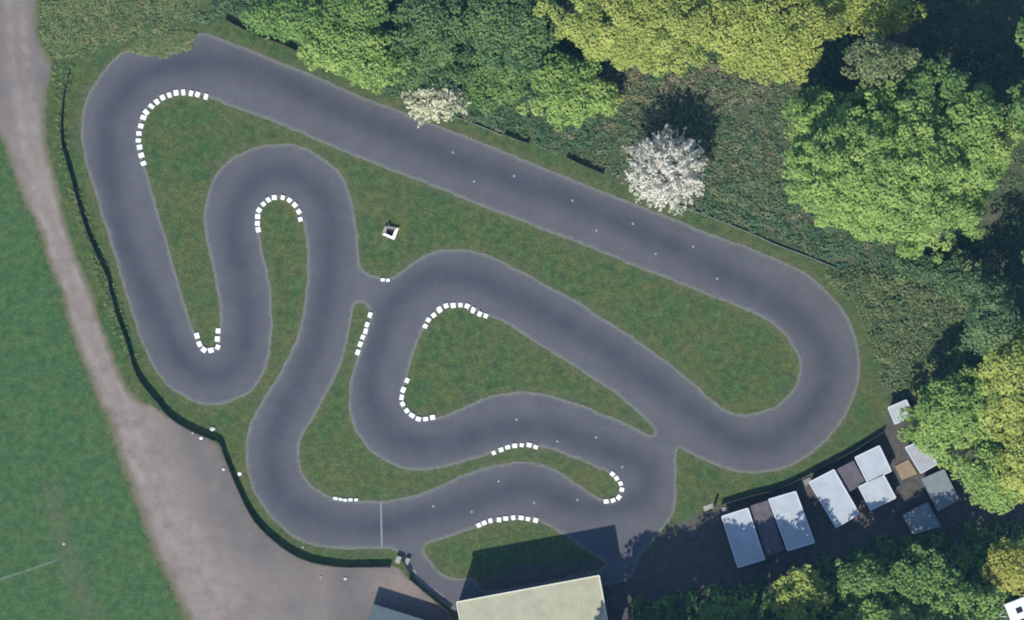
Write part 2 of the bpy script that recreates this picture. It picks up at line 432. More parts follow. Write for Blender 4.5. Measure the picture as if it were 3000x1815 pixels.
H1 = [(612,288),(684,316),(780,350),(861,383),(941,418),(1022,452),(1082,475),(1183,515),(1304,561),(1400,602),(1501,640),(1601,678),(1682,709),
 (1762,741),(1863,783),(1963,821),(2044,854),(2124,886),(2200,914),(2248,938),(2289,970),(2317,1006),(2337,1043),(2343,1083),(2329,1127),(2301,1163),
 (2260,1192),(2191,1211),(2136,1203),(2064,1150),(2004,1095),(1915,1027),(1802,950),(1682,878),(1593,829),(1513,787),(1444,753),(1384,735),(1324,729),
 (1263,739),(1215,765),(1175,793),(1151,812),(1114,814),(1074,798),(1054,781),(1050,721),(1044,660),(1034,600),(1018,543),(998,507),(962,475),(921,447),
 (881,429),(833,421),(780,425),(740,434),(684,459),(644,495),(616,543),(600,600),(597,640),(602,690),(613,741),(628,821),(640,882),(645,950),
 (640,985),(637,1010),(619,1022),(597,1018),(584,1003),(574,978),(563,955),(547,906),(527,841),(503,753),(479,672),(457,600),(447,563),(435,519),
 (423,482),(414,454),(409,430),(408,400),(413,366),(422,342),(440,315),(462,298),(496,282),(537,275),(580,279)]
H2 = [(1046,884),(1064,890),(1083,908),(1087,922),(1078,948),(1070,972),(1062,996),(1053,1024),(1044,1055),(1030,1095),(1024,1135),(1022,1200),(1034,1247),
 (1054,1279),(1086,1320),(1127,1348),(1171,1370),(1223,1378),(1283,1372),(1344,1356),(1424,1332),(1468,1317),(1508,1305),(1551,1303),(1585,1308),(1641,1324),
 (1702,1348),(1754,1372),(1792,1390),(1815,1412),(1821,1434),(1810,1453),(1792,1464),(1765,1460),(1722,1436),(1682,1408),(1641,1380),(1601,1360),(1553,1350),
 (1501,1352),(1440,1363),(1384,1380),(1324,1404),(1263,1432),(1183,1456),(1122,1464),(1062,1464),(1010,1461),(978,1455),(957,1446),(925,1428),(897,1400),
 (881,1364),(877,1316),(889,1267),(913,1235),(937,1187),(957,1151),(982,1107),(1002,1055),(1018,994),(1030,930),(1038,895)]
H4 = [(1655,1566),(1617,1547),(1581,1526),(1545,1521),(1500,1519),(1450,1525),(1404,1541),(1364,1554),(1283,1582),(1240,1601),(1262,1642),(1300,1682),(1340,1690),(1392,1692),(1415,1728),(1520,1716),(1640,1693),(1750,1668),(1775,1650),(1735,1622),(1690,1592)]
H3 = [(1424,924),(1442,927),(1501,957),(1581,1010),(1662,1059),(1742,1111),(1802,1151),(1863,1203),(1900,1237),(1924,1266),(1905,1275),(1863,1251),(1802,1223),
 (1742,1200),(1682,1175),(1609,1155),(1541,1145),(1480,1149),(1440,1157),(1384,1178),(1330,1205),(1296,1219),(1269,1221),(1230,1223),(1206,1210),(1190,1197),
 (1180,1172),(1181,1145),(1190,1115),(1199,1079),(1211,1039),(1227,994),(1240,962),(1254,938),(1271,921),(1292,905),(1320,895),(1349,894),(1375,901),(1400,914)]
RACE = v2s([(255,330),(290,560),(380,760),(440,870),(520,905),(585,850),(588,700),(560,560),(600,440),(690,415),(780,480),(795,620),(772,760),(735,880),(690,980),
 (650,1080),(680,1200),(790,1250),(920,1262),(1080,1225),(1250,1170),(1400,1215),(1540,1200),(1565,1130),(1480,1085),(1330,1035),(1200,1030),(1040,1070),(930,1040),
 (890,930),(915,800),(980,690),(1100,660),(1250,720),(1450,830),(1600,940),(1740,1040),(1850,1065),(1970,960),(1985,850),(1900,750),(1700,635),(1400,495),(1100,385),
 (800,255),(600,165),(450,150),(330,190),(268,270)])
outer = catmull(OUTER, 10, True, 2)
holes = [catmull(h, 10, True, 2) for h in (H1, H2, H3, H4)]
def ragged(L, amp, seed):
    r = np.random.default_rng(seed); t = np.roll(L, -1, 0) - np.roll(L, 1, 0); t /= np.linalg.norm(t, axis=1)[:, None]
    n = r.normal(size=len(L)); n = n + .7 * np.roll(n, 1) + .4 * np.roll(n, 2)
    return L + np.stack([-t[:, 1], t[:, 0]], 1) * (n * amp)[:, None]
outer = ragged(outer, .75, 1); holes = [ragged(h, .75, 2 + i) for i, h in enumerate(holes)]
race = catmull(RACE, 25, True, 3)
sheet('kart_track', outer, holes, 0.02, 11, M['asphalt'], {
    'rubber': lambda v, d: np.exp(-(dist(v, race, True) / 42.0) ** 2) * np.clip(d / 22.0, 0, 1),
    'edge': lambda v, d: np.clip(1 - d / 12.0, 0, 1)})

# ------------------------------------------------------------------ gravel road and yard
FENCE_W = [(205,217),(193,258),(187,302),(183,362),(185,410),(197,459),(213,515),(237,604),(262,680),(290,745),(318,805),(326,841),(346,914),(374,990),(396,1067),
 (418,1111),(463,1167),(503,1213),(563,1251),(620,1275),(648,1289),(664,1332),(692,1402),(732,1487),(768,1537),(821,1585),(869,1617),(925,1638),(1006,1650),(1080,1650),(1146,1650)]
FENCE_W = [(x - 4, y + 9) for x, y in FENCE_W]
FENCE_D = [(1199,1694),(1263,1748),(1318,1793)]
ROAD = [(-400,-300),(117,-300),(117,0),(117,60),(125,121),(155,168),(162,205),(148,262),(141,342),(149,443),(173,523),(189,610),(225,729),(258,809),(290,902),(334,1023),
 (366,1107),(396,1150),(440,1178),(500,1219),(560,1257),(614,1283),(644,1297),(660,1340),(692,1410),(730,1494),(766,1545),(820,1592),(868,1624),(924,1645),(1004,1657),(1080,1657),(1160,1655),(1203,1690),(1264,1742),(1320,1788),(1330,1830),(1320,2100),(640,2100),(580,1920),(535,1815),(507,1758),(475,1686),(435,1609),(402,1517),(366,1416),(334,1328),(306,1235),(290,1200),(258,1115),(225,1035),
 (193,942),(173,862),(133,773),(109,680),(66,600),(44,543),(16,463),(-10,402),(-100,260),(-400,-100)]
road = catmull(ROAD, 16, True, 1)
strip = np.array([(40,0),(60,200),(90,420),(140,620),(200,800),(270,980),(340,1150),(400,1320),(470,1480),(560,1640),(660,1815),(760,2000)], float)
def greyness(v, d):
    g = np.clip((dist(v, strip) - 50) / 120.0, 0, 1)
    g = g * np.clip((v[:, 1] - 1130) / 120.0, 0, 1)
    low = np.clip((v[:, 1] - 1560) / 160.0, 0, 1) * np.clip((1010 - v[:, 0]) / 60, 0, 1)
    tan = np.exp(-(((v[:, 0] - 1165) / 90) ** 2 + ((v[:, 1] - 1715) / 60) ** 2))
    top = np.exp(-(((v[:, 0] - 120) / 45) ** 2 + ((v[:, 1] - 130) / 150) ** 2))
    up = np.clip((520 - v[:, 1]) / 300.0, 0, 1) * 0.5
    side = 0.35 * np.clip((dist(v, strip) - 28) / 30.0, 0, 1) * np.clip((1250 - v[:, 1]) / 200.0, 0, 1)
    return np.clip(np.maximum.reduce([g * (1 - 0.45 * low) * (1 - tan), 0.8 * top, up + side]), 0, 1)
sheet('gravel_road', road, [], 0.008, 18, M['gravel'], {
    'rut': lambda v, d: np.exp(-((dist(v, strip) - 20) / 8.0) ** 2),
    'greyness': greyness,
    'edge': lambda v, d: np.clip(1 - d / np.where(v[:, 1] > 1190, np.where(np.minimum(dist(v, np.array(FENCE_W, float)), dist(v, np.array(FENCE_D, float))) < 60, 9, 70), 46), 0, 1)})

# ------------------------------------------------------------------ ground: one sheet out to the horizon
far = [60000, 30000, 12000, 6000, 3500, 2000, 1300, 900, 600, 420]
gx = np.array([-f for f in far] + list(range(-300, 3301, 14)) + [3000 + f for f in far[::-1]], float)
gy = np.array([-f for f in far] + list(range(-300, 2116, 14)) + [1815 + f for f in far[::-1]], float)
X, Y = np.meshgrid(gx, gy)
gp = np.stack([X.ravel(), Y.ravel()], 1)
w = np.stack([(gp[:, 0] - 1500) * S, (907.5 - gp[:, 1]) * S, np.zeros(len(gp))], 1)
nx, ny = len(gx), len(gy)
idx = np.arange(nx * ny).reshape(ny, nx)
fs = np.stack([idx[:-1, :-1], idx[1:, :-1], idx[1:, 1:], idx[:-1, 1:]], -1).reshape(-1, 4)
me = bpy.data.meshes.new('ground'); me.from_pydata(w.tolist(), [], fs.tolist()); me.update()
SCRUB = [(600,-400),(640,30),(860,120),(1200,170),(1500,200),(1600,300),(1560,420),(1770,510),(1963,594),(2200,684),(2440,785),(2530,880),(2570,1000),(2580,1120),(2640,1180),(3400,1180),(3400,-400)]
YARD = [(2045,1505),(2200,1452),(2381,1384),(2480,1335),(2590,1262),(2610,1170),(3400,1170),(3400,2300),(1290,2300),(1320,1745),(1500,1655),(1760,1640),(1890,1610),(1960,1545)]
WEEDS = [(366,146),(395,120),(440,110),(520,96),(575,98),(556,125),(562,146),(507,152),(483,166),(440,160)]
set_attr(me, 'scrub', softpoly(gp, SCRUB, 22))
set_attr(me, 'yard', softpoly(gp, YARD, 10))
set_attr(me, 'meadow', softpoly(gp, [(-60000, 380), (0, 400), (200, 950), (300, 1220), (540, 1815), (900, 60000), (-60000, 60000)], 40))
wl = np.array([(150,1440),(172,1530),(190,1600),(225,1690),(262,1815),(300,1950)], float)
wn = 0.45 * np.exp(-(dist(gp, wl) / 30) ** 2)
wn = np.maximum(wn, 0.55 * softpoly(gp, [(130,-200),(600,-200),(560,60),(440,110),(300,90),(150,180)], 40))
dtr = np.minimum.reduce([dist(gp, L, True) for L in [outer] + holes])
wn = np.maximum(wn, 0.5 * np.exp(-(dtr / 15.0) ** 2))
set_attr(me, "worn", wn)
me.materials.append(M['ground'])
g = bpy.data.objects.new('ground', me); COL.objects.link(g); g['kind'] = 'structure'

def ribbon(name, pts, width, z, mat):
    r = np.array(pts, float); d = np.gradient(r, axis=0); d /= np.linalg.norm(d, axis=1)[:, None]
    nrm = np.stack([-d[:, 1], d[:, 0]], 1) * width / 2
    mb = MB(); n = len(r)
    vs = [P(*p, z) for p in r + nrm] + [P(*p, z) for p in r - nrm]
    mb.add(vs, [(n + i, n + i + 1, i + 1, i) for i in range(n - 1)])
    return mb.build(name, mat)
o = ribbon('start_line', [(1116, 1470), (1117, 1520), (1118, 1570), (1119, 1606)], 5, 0.026, M['faded_paint']); o['kind'] = 'structure'
o = ribbon('pitch_line', [(-60, 1716), (0, 1695), (90, 1666), (177, 1635)], 6, 0.006, M['pitch_paint']); o['kind'] = 'structure'

# ------------------------------------------------------------------ kerb blocks
ORD = ['first', 'second', 'third', 'fourth', 'fifth', 'sixth', 'seventh', 'eighth', 'ninth', 'tenth', 'eleventh', 'twelfth', 'thirteenth', 'fourteenth', 'fifteenth', 'sixteenth', 'seventeenth']
ARCS = [
 ('right end of the long arc at top left bend', 'kerb blocks of the long top left arc', 19, 15,
  [(604,284),(580,277),(560,273),(537,271),(517,273),(496,279),(476,286),(459,298),(443,312),(429,329),(419,345),(412,368),(407,390),(407,412),(410,432),(414,454),(421,478)]),
 ('right end of the horseshoe round the narrow strip', 'kerb blocks of the narrow horseshoe', 16, 15,
  [(881,643),(876,620),(863,602),(848,587),(829,580),(805,579),(787,586),(772,598),(758,617),(755,636),(755,655),(757,674)]),
 ('right end of the small V at the grass spike', 'kerb blocks of the small V', 16, 17,
  [(638,966),(638,991),(637,1013),(619,1024),(597,1021),(584,1005),(576,981)]),
 ('top of the straight row beside the crossing', 'kerb blocks of the short straight row', 14, 17,
  [(1085,921),(1074,948),(1070,967),(1062,986),(1056,1006),(1048,1028)]),
 ('left end of the arc atop the triangular lawn', 'kerb blocks above the triangular lawn', 16, 15,
  [(1246,954),(1256,935),(1271,920),(1287,906),(1307,896),(1328,894),(1349,893),(1370,898),(1387,907),(1406,916),(1424,923)]),
 ('top of the hook at the triangular lawn', 'kerb blocks of the hook', 15, 17,
  [(1192,1113),(1181,1139),(1178,1162),(1180,1180),(1192,1200),(1208,1213),(1227,1224),(1248,1226),(1269,1221)]),
 ('left end of the upper lower-straight arc', 'kerb blocks above the thin lawn', 14, 15,
  [(1447,1325),(1468,1315),(1487,1308),(1508,1302),(1529,1302),(1551,1302),(1570,1308)]),
 ('top of the hook at the thin lawn tip', 'kerb blocks at the thin lawn tip', 15, 15,
  [(1795,1385),(1807,1399),(1819,1414),(1823,1433),(1812,1454),(1795,1464),(1775,1466)]),
 ('left end of the flat row near the start line', 'kerb blocks near the start line', 9, 13,
  [(983,1457),(997,1460),(1012,1462),(1027,1463),(1043,1463)]),
 ('left of the lone pair by the crossing', 'kerb blocks of the lone pair', 10, 12,
  [(1121,821),(1137,821)]),
 ('left end of the bottom row before the tall building', 'kerb blocks of the bottom row', 15, 15,
  [(1404,1537),(1420,1530),(1437,1523),(1461,1519),(1482,1517),(1505,1514),(1526,1514),(1548,1518),(1570,1521)]),
]
kmesh = []
for k in range(5):
    mb = MB(); r = random.Random(k)
    mb.bevbox((0, 0, 0), 0.5, 0.5, 0.17 + 0.02 * r.random(), 0.07)
    me = bpy.data.meshes.new('kerb_block')
    vs = [(x + r.uniform(-.03, .03), y + r.uniform(-.03, .03), z) for x, y, z in mb.v]
    me.from_pydata(vs, [], mb.f); me.update(); me.materials.append(M['white_paint']); kmesh.append(me)
for end, grp, rad, tan, pts in ARCS:
    a = np.array(pts, float); t = np.gradient(a, axis=0)
    for i, (x, y) in enumerate(pts):
        o = bpy.data.objects.new('kerb_block', kmesh[(i * 3) % 5]); COL.objects.link(o)
        o.location = P(x + random.uniform(-1.3, 1.3), y + random.uniform(-1.3, 1.3), 0.018)
        o.rotation_euler = (0, 0, math.atan2(-t[i][1], t[i][0]) + random.uniform(-.14, .14))
        o.scale = (0.93 * tan * S * random.uniform(.84, 1.08), 0.88 * rad * S * random.uniform(.93, 1.07), random.uniform(.9, 1.1))
        tag(o, f'{ORD[i]} white kerb block from the {end}', 'kerb block', grp)

# ------------------------------------------------------------------ small white dots painted / studs on the track
me = bpy.data.meshes.new('marker_stud')
mb = MB(); n = 12
vs = [(0.15 * math.cos(2*PI*k/n), 0.15 * math.sin(2*PI*k/n), 0) for k in range(n)] + [(0.10 * math.cos(2*PI*k/n), 0.10 * math.sin(2*PI*k/n), 0.03) for k in range(n)]
mb.add(vs, [(k, (k+1) % n, n + (k+1) % n, n + k) for k in range(n)] + [tuple(range(n, 2*n))])
me.from_pydata(mb.v, [], mb.f); me.update(); me.materials.append(M['dot_paint'])
UP = [(1327,447),(1389,532),(1506,516),(1677,588),(1747,676),(1854,656),(1921,744),(2031,723),(2101,817)]
LO = [(1269,1481),(1382,1497),(1461,1408),(1565,1471),(1692,1462)]
MI = [(1513,1227),(1633,1291),(1746,1279),(1823,1366)]
for grp, where, pts in (('marker studs on the long straight', 'long diagonal straight', UP), ('marker studs on the lower straight', 'bottom straight after the start line', LO), ('marker studs on the middle bend', 'bend above the thin lawn', MI)):
    for i, (x, y) in enumerate(pts):
        o = bpy.data.objects.new('marker_stud', me); COL.objects.link(o)
        o.location = P(x, y, 0.019); o.scale = (1.0, 1.0, 1)
        tag(o, f'small white stud on the {where}, {ORD[i]} from its left', 'marker stud', grp)

# ------------------------------------------------------------------ fences
def fence(name, label, pts, height, postgap=2.2, boards='fence_wood', rail='rail_wood', gap=0.17, group=None):
    r = catmull(pts, 4, False, 1)
    w = np.array([tuple(P(x, y)) for x, y in r])
    d = np.concatenate([[0], np.cumsum(np.linalg.norm(np.diff(w, axis=0), axis=1))])
    def at(s): return np.interp(s, d, w[:, 0]), np.interp(s, d, w[:, 1])
    def ang(s):
        a = at(max(0, s - .1)); b = at(min(d[-1], s + .1)); return math.atan2(b[1] - a[1], b[0] - a[0])
    org = (w[0][0], w[0][1], 0)
    root = empty(name, org); tag(root, label, 'fence', group)
    mb = MB(); s = gap / 2; rr = random.Random(3)
    while s < d[-1]:
        x, y = at(s); h = height * rr.uniform(.95, 1.0)
        mb.box((x, y, h / 2 + 0.02), gap * 0.46, 0.011, h / 2 - 0.02, ang(s)); s += gap
    mb.build('boards', M[boards], root, org)
    for zz in (0.28, height - 0.14):
        mb = MB(); m = max(2, int(d[-1] / 0.6)); ss = np.linspace(0, d[-1], m)
        for a_, b_ in zip(ss[:-1], ss[1:]):
            x0, y0 = at(a_); x1, y1 = at(b_); an = math.atan2(y1 - y0, x1 - x0)
            mb.box(((x0 + x1) / 2 + math.sin(an) * 0.034, (y0 + y1) / 2 - math.cos(an) * 0.034, zz), math.hypot(x1 - x0, y1 - y0) / 2, 0.02, 0.04, an)
        mb.build('rail', M[rail], root, org)
    mb = MB(); k = max(2, int(round(d[-1] / postgap)) + 1)
    for s in np.linspace(0.05, d[-1] - 0.05, k):
        x, y = at(s); an = ang(s)
        pb = MB(); pb.bevbox((x + math.sin(an) * 0.10, y - math.cos(an) * 0.10, 0), 0.045, 0.045, height + 0.06, 0.015, an)
        pb.build('post', M[rail], root, org)
    return root
fence('boundary_fence', 'long dark board fence curving between the gravel road and the track', FENCE_W, 1.12)
fence('boundary_fence', 'short dark board fence running diagonally from the gateway to the tall building', FENCE_D, 1.2)
fence('boundary_fence', 'weathered fence panels left of the bright bushy tree by the long straight', [(660,58),(700,80),(760,108),(820,128),(868,150)], 0.95)
fence('boundary_fence', 'short dark fence panel left of the two panels before the white blossom', [(1478,394),(1510,408),(1548,420)], 0.85)
fence('boundary_fence', 'dark fence panel nearest the left side of the white blossom', [(1660,462),(1710,486),(1768,510)], 0.95)
fence('boundary_fence', 'low weathered rail fence between white blossom and cream blossom', [(1180,288),(1250,314),(1350,348),(1470,396)], 0.35, boards='grey_rail', rail='grey_rail')
FENCE_NE = [(1960,590),(2080,636),(2200,684),(2280,720),(2361,750),(2458,790)]
fence('boundary_fence', 'low weathered fence between the right bend and the brown undergrowth', FENCE_NE, 0.35, boards='grey_rail', rail='grey_rail')
FENCE_S = [(2112,1476),(2200,1450),(2260,1436),(2321,1412),(2381,1381),(2482,1328),(2554,1284),(2588,1263)]
fence('boundary_fence', 'dark board fence on the grass bank in front of the white roofed sheds', FENCE_S, 1.0)

# gateway
def pillar(name, label, x, y, w, l, h, rz, mat):
    p = P(x, y)
    mb = MB(); mb.bevbox((p.x, p.y, 0), w / 2, l / 2, h, 0.03, rz)
    root = empty(name, (p.x, p.y, 0)); tag(root, label, 'gate pillar')
    mb.build('shaft', M[mat], root, (p.x, p.y, 0))
    mb = MB(); mb.bevbox((p.x, p.y, h - 0.002), w / 2 + 0.05, l / 2 + 0.05, 0.08, 0.04, rz)
    mb.build('cap', M['concrete'], root, (p.x, p.y, 0))
pillar('gate_pillar', 'pale concrete gate pillar at the end of the long boundary fence', 1167, 1637, 0.5, 0.75, 0.7, -0.4, 'concrete')
pillar('gate_pillar', 'narrow pale gate pillar on the path side of the gateway', 1193, 1642, 0.4, 0.7, 0.6, -0.35, 'concrete')
def gate():
    a = P(1178, 1640); b = P(1203, 1688); org = (a.x, a.y, 0)
    root = empty('wooden_gate', org); tag(root, 'narrow dark gate between the two pale pillars', 'gate')
    an = math.atan2(b.y - a.y, b.x - a.x); L = (b - a).length
    mb = MB()
    for zz in (0.25, 0.6, 0.95):
        c = (a + b) / 2; mb.box((c.x, c.y, zz), L / 2, 0.02, 0.05, an)
    mb.build('rails', M['fence_wood'], root, org)
    mb = MB()
    for i in range(14):
        q = a.lerp(b, (i + 0.5) / 14); mb.box((q.x - math.sin(an) * .034, q.y + math.cos(an) * .034, 0.58), 0.045, 0.012, 0.52, an)
    mb.build('pickets', M['fence_wood'], root, org)
    for q in (a, b):
        mb = MB(); mb.bevbox((q.x + math.sin(an) * .09, q.y - math.cos(an) * .09, 0), 0.06, 0.06, 1.25, 0.02, an); mb.build('post', M['rail_wood'], root, org)
gate()
# narrow pale edging beside the diagonal path
o = ribbon('path_edging', [(1207,1662),(1222,1688),(1252,1712),(1300,1748)], 8, 0.03, M['grey_slab']); o['kind'] = 'structure'

# ------------------------------------------------------------------ sheds
def shed(name, label, cs, h, roof='white_roof', trim='white_trim', wall='shed_wall', door_side=0, corr=0.30, cat='shed', group=None, window=True, pitch=0.10, parapet=0.05, doors=1):
    q = [P(x, y, h) for x, y in cs]            # TL TR BR BL seen from above
    c = sum(q, Vector()) / 4; org = (c.x, c.y, 0)
    root = empty(name, org); tag(root, label, cat, group)
    def pt(u, v, z=0.0):
        a = q[0].lerp(q[1], u); b = q[3].lerp(q[2], u); r = a.lerp(b, v); return Vector((r.x, r.y, z))
    iu = 0.14 / (q[1] - q[0]).length; iv = 0.14 / (q[3] - q[0]).length
    mb = MB(); wp = [pt(iu, iv), pt(1 - iu, iv), pt(1 - iu, 1 - iv), pt(iu, 1 - iv)]
    mb.prism([(p.x, p.y) for p in wp][::-1], 0.0, h - pitch - 0.06)
    mb.build('wall', M[wall], root, org)
    # corrugated roof sheet, falling gently to the rear
    n = max(6, int((q[1] - q[0]).length / corr) * 2); mb = MB(); vs = []; nv = 5
    for j in range(nv):
        for i in range(n + 1):
            u = i / n; v = j / (nv - 1)
            z = h - pitch * v + (0.006 if i % 2 else -0.006)
            p = pt(u, v, z); vs.append(p)
    fs = []
    for j in range(nv - 1):
        for i in range(n):
            k = j * (n + 1) + i; fs.append((k, k + n + 1, k + n + 2, k + 1))
    b = len(vs)
    for j in range(nv):
        for i in range(n + 1):
            p = vs[j * (n + 1) + i]; vs.append(Vector((p.x, p.y, p.z - 0.05)))
    for j in range(nv - 1):
        for i in range(n):
            k = b + j * (n + 1) + i; fs.append((k, k + 1, k + n + 2, k + n + 1))
    mb.add(vs, fs); mb.build('roof', M[roof], root, org)
    # trim all round
    mb = MB()
    for (a, bb, za, zb) in (((0, 0), (1, 0), h, h), ((1, 0), (1, 1), h, h - pitch), ((1, 1), (0, 1), h - pitch, h - pitch), ((0, 1), (0, 0), h - pitch, h)):
        A = pt(*a); B = pt(*bb); d = (B - A).normalized(); nn = Vector((d.y, -d.x, 0)) * -0.07
        A2 = A - d * 0.0; B2 = B + d * 0.0
        p = []
        for (pp, z) in ((A2, za), (B2, zb)):
            for off, dz in ((nn * -1, -0.12), (nn, -0.12), (nn, parapet), (nn * -1, parapet)):
                p.append((pp.x + off.x, pp.y + off.y, z + dz))
        mb.add(p, [(0, 1, 2, 3), (7, 6, 5, 4), (0, 4, 5, 1), (1, 5, 6, 2), (2, 6, 7, 3), (3, 7, 4, 0)])
    mb.build('roof_trim', M[trim], root, org)
    # door on the front wall and a window on the side
    A = wp[0]; B = wp[1]; d = (B - A).normalized(); nn = Vector((-d.y, d.x, 0)); an = math.atan2(d.y, d.x)
    Lw = (B - A).length
    for k in range(doors):
        f = (k + 0.5) / doors if doors > 1 else 0.45
        mid = A + d * Lw * f + nn * 0.022
        dh = min(2.0, h - pitch - 0.12)
        mb = MB(); mb.box((mid.x, mid.y, dh / 2 + 0.02), min(0.48, Lw * .3), 0.02, dh / 2, an); dr = mb.build('door', M['door_paint'], root, org)
        hd = MB(); hp = mid + d * min(0.38, Lw * .24) + nn * 0.045; hd.box((hp.x, hp.y, 1.0), 0.05, 0.025, 0.02, an); hd.build('handle', M['metal'], dr, (0, 0, 0)) if False else None
        hm = hd.build('handle', M['metal'], dr, org)
    if window:
        A = wp[1]; B = wp[2]; d = (B - A).normalized(); nn = Vector((-d.y, d.x, 0)); an = math.atan2(d.y, d.x)
        mid = (A + B) / 2 + nn * 0.02
        mb = MB(); mb.box((mid.x, mid.y, h * 0.6), 0.45, 0.02, 0.3, an); wn_ = mb.build('window', M['white_trim'], root, org)
        mid = mid + nn * 0.022
        mb = MB(); mb.box((mid.x, mid.y, h * 0.6), 0.39, 0.004, 0.24, an); mb.build('pane', M['glass'], wn_, org)
    return root
G1 = 'white roofed sheds in the row'
shed('storage_shed', 'white roofed shed at the left end of the shed row', [(2115,1511),(2191,1487),(2240,1636),(2162,1660)], 2.0, group=G1)
shed('storage_shed', 'dark felt roofed shed between the two leftmost white roofs', [(2199,1481),(2248,1466),(2296,1609),(2246,1625)], 1.75, 'felt_roof', 'felt_roof', 'shed_wood', window=False, group='dark felt roofed sheds')
shed('storage_shed', 'square white roofed shed second from the left in the row', [(2252,1461),(2331,1438),(2386,1587),(2308,1611)], 2.0, group=G1)
shed('storage_shed', 'large white roofed shed in the middle of the row', [(2371,1411),(2443,1374),(2517,1503),(2450,1543)], 2.1, group=G1)
shed('storage_shed', 'dark felt roofed shed between the large middle and right white roofs', [(2449,1376),(2500,1349),(2534,1411),(2487,1438)], 1.7, 'felt_roof', 'felt_roof', 'shed_wood', window=False, group='dark felt roofed sheds')
shed('storage_shed', 'white roofed shed nearest the fence corner, front one of two touching roofs', [(2505,1338),(2576,1304),(2611,1378),(2541,1410)], 2.0, group=G1)
shed('storage_shed', 'white roofed shed behind the fence corner, rear one of two touching roofs', [(2516,1424),(2588,1389),(2624,1456),(2551,1492)], 1.9, group=G1)
shed('storage_shed', 'greyish white roofed shed half under the green tree', [(2653,1309),(2705,1286),(2746,1357),(2698,1384)], 1.9, 'dull_roof', group=G1)
shed('storage_shed', 'shaded pale roofed shed under the edge of the green tree', [(2701,1402),(2765,1374),(2808,1460),(2749,1494)], 1.8, 'shaded_roof', 'shaded_roof', group='shaded sheds behind the row')
shed('storage_shed', 'shaded square roofed shed behind the row in deep shade', [(2646,1507),(2716,1471),(2755,1539),(2676,1562)], 1.6, 'shaded_roof', 'shaded_roof', group='shaded sheds behind the row')
shed('storage_shed', 'white roofed hut almost buried under leaves at the fence corner', [(2602,1192),(2655,1170),(2676,1216),(2622,1240)], 1.9, group=G1, window=False)
shed('clubhouse', 'tall building with cream roof and pale edges at the bottom edge', [(1338,1762),(1755,1684),(1797,1912),(1380,1990)], 6.6, 'cream_roof', 'cream_trim', 'render_wall', cat='building', pitch=0.35, parapet=0.12, corr=0.5, doors=3)
shed('outbuilding', 'low grey roofed outbuilding left of the tall building', [(1094,1769),(1330,1843),(1290,1971),(1054,1897)], 2.3, 'grey_roof', 'grey_roof', 'render_wall', cat='building', pitch=0.15, corr=0.4, doors=2)

# tan deck, slabs
def deck():
    q = [P(2621,1364), P(2661,1344), P(2688,1386), P(2642,1404)]
    c = sum(q, Vector()) / 4; org = (c.x, c.y, 0); root = empty('wooden_deck', org); tag(root, 'tan plywood deck lying between the white roofed sheds', 'deck')
    mb = MB()
    for i in range(9):
        a = q[0].lerp(q[1], i / 9 + .004); b = q[0].lerp(q[1], (i + 1) / 9 - .004); e = q[3].lerp(q[2], (i + 1) / 9 - .004); f = q[3].lerp(q[2], i / 9 + .004)
        mb.prism([(p.x, p.y) for p in (a, f, e, b)], 0.12, 0.16)
    mb.build('boards', M['plywood'], root, org)
    mb = MB(); mb.prism([(p.x * .96 + c.x * .04, p.y * .96 + c.y * .04) for p in (q[0], q[3], q[2], q[1])], 0.0, 0.117); mb.build('frame', M['shed_wood'], root, org)
deck()
def slab(label, x, y, w, l, rz, mat='concrete'):
    p = P(x, y); mb = MB(); mb.bevbox((p.x, p.y, 0.0), w / 2, l / 2, 0.12, 0.03, rz)
    o = mb.build('concrete_slab', M[mat], None, (p.x, p.y, 0)); tag(o, label, 'slab')
slab('pale concrete slab on the grass left of the shed fence', 2077, 1483, 1.3, 0.6, 0.35)
slab('small pale slab at the left end of the shed fence', 2124, 1490, 0.8, 0.5, 0.1)
slab('brownish pale slab left of the large middle shed', 2366, 1408, 0.9, 0.7, 0.4, 'grey_slab')
def dark_post(label, x, y, h):
    p = P(x, y); root = empty('timber_post', (p.x, p.y, 0)); tag(root, label, 'post')
    mb = MB(); mb.bevbox((p.x, p.y, 0), 0.12, 0.12, h, 0.03, 0.3); mb.build('shaft', M['black'], root, (p.x, p.y, 0))
    mb = MB(); mb.bevbox((p.x, p.y, h - .002), 0.15, 0.15, 0.06, 0.03, 0.3); mb.build('cap', M['fence_wood'], root, (p.x, p.y, 0))
dark_post('dark timber post at the left end of the shed fence', 2092, 1480, 1.5)
dark_post('dark post right behind the cream planter box', 1139, 659, 0.42)

# square cream box on the central lawn
def box_planter():
    q = [P(1128,662), P(1169,668), P(1155,704), P(1119,688)]
    c = sum(q, Vector()) / 4; org = (c.x, c.y, 0)
    root = empty('planter_box', org); tag(root, 'square open cream box with dark inside on the central lawn', 'planter')
    inn = [p.lerp(c, 0.44) for p in q]
    mats = ['grey_slab', 'cream_paint', 'cream_paint', 'concrete']
    for i in range(4):
        j = (i + 1) % 4; mb = MB()
        a, b, e, f = q[i].lerp(q[j], .004), q[j].lerp(q[i], .004), inn[j].lerp(inn[i], .004), inn[i].lerp(inn[j], .004)
        mb.prism([(p.x, p.y) for p in (a, f, e, b)], 0.0, 0.5 if i else 0.42)
        o = mb.build('side_panel', M[mats[i]], root, org)
        if i == 0: o['label'] = 'grey weathered side panel'
    mb = MB(); mb.prism([(p.x, p.y) for p in (inn[0], inn[3], inn[2], inn[1])], 0.02, 0.08); mb.build('soil', M['soil'], root, org)
box_planter()

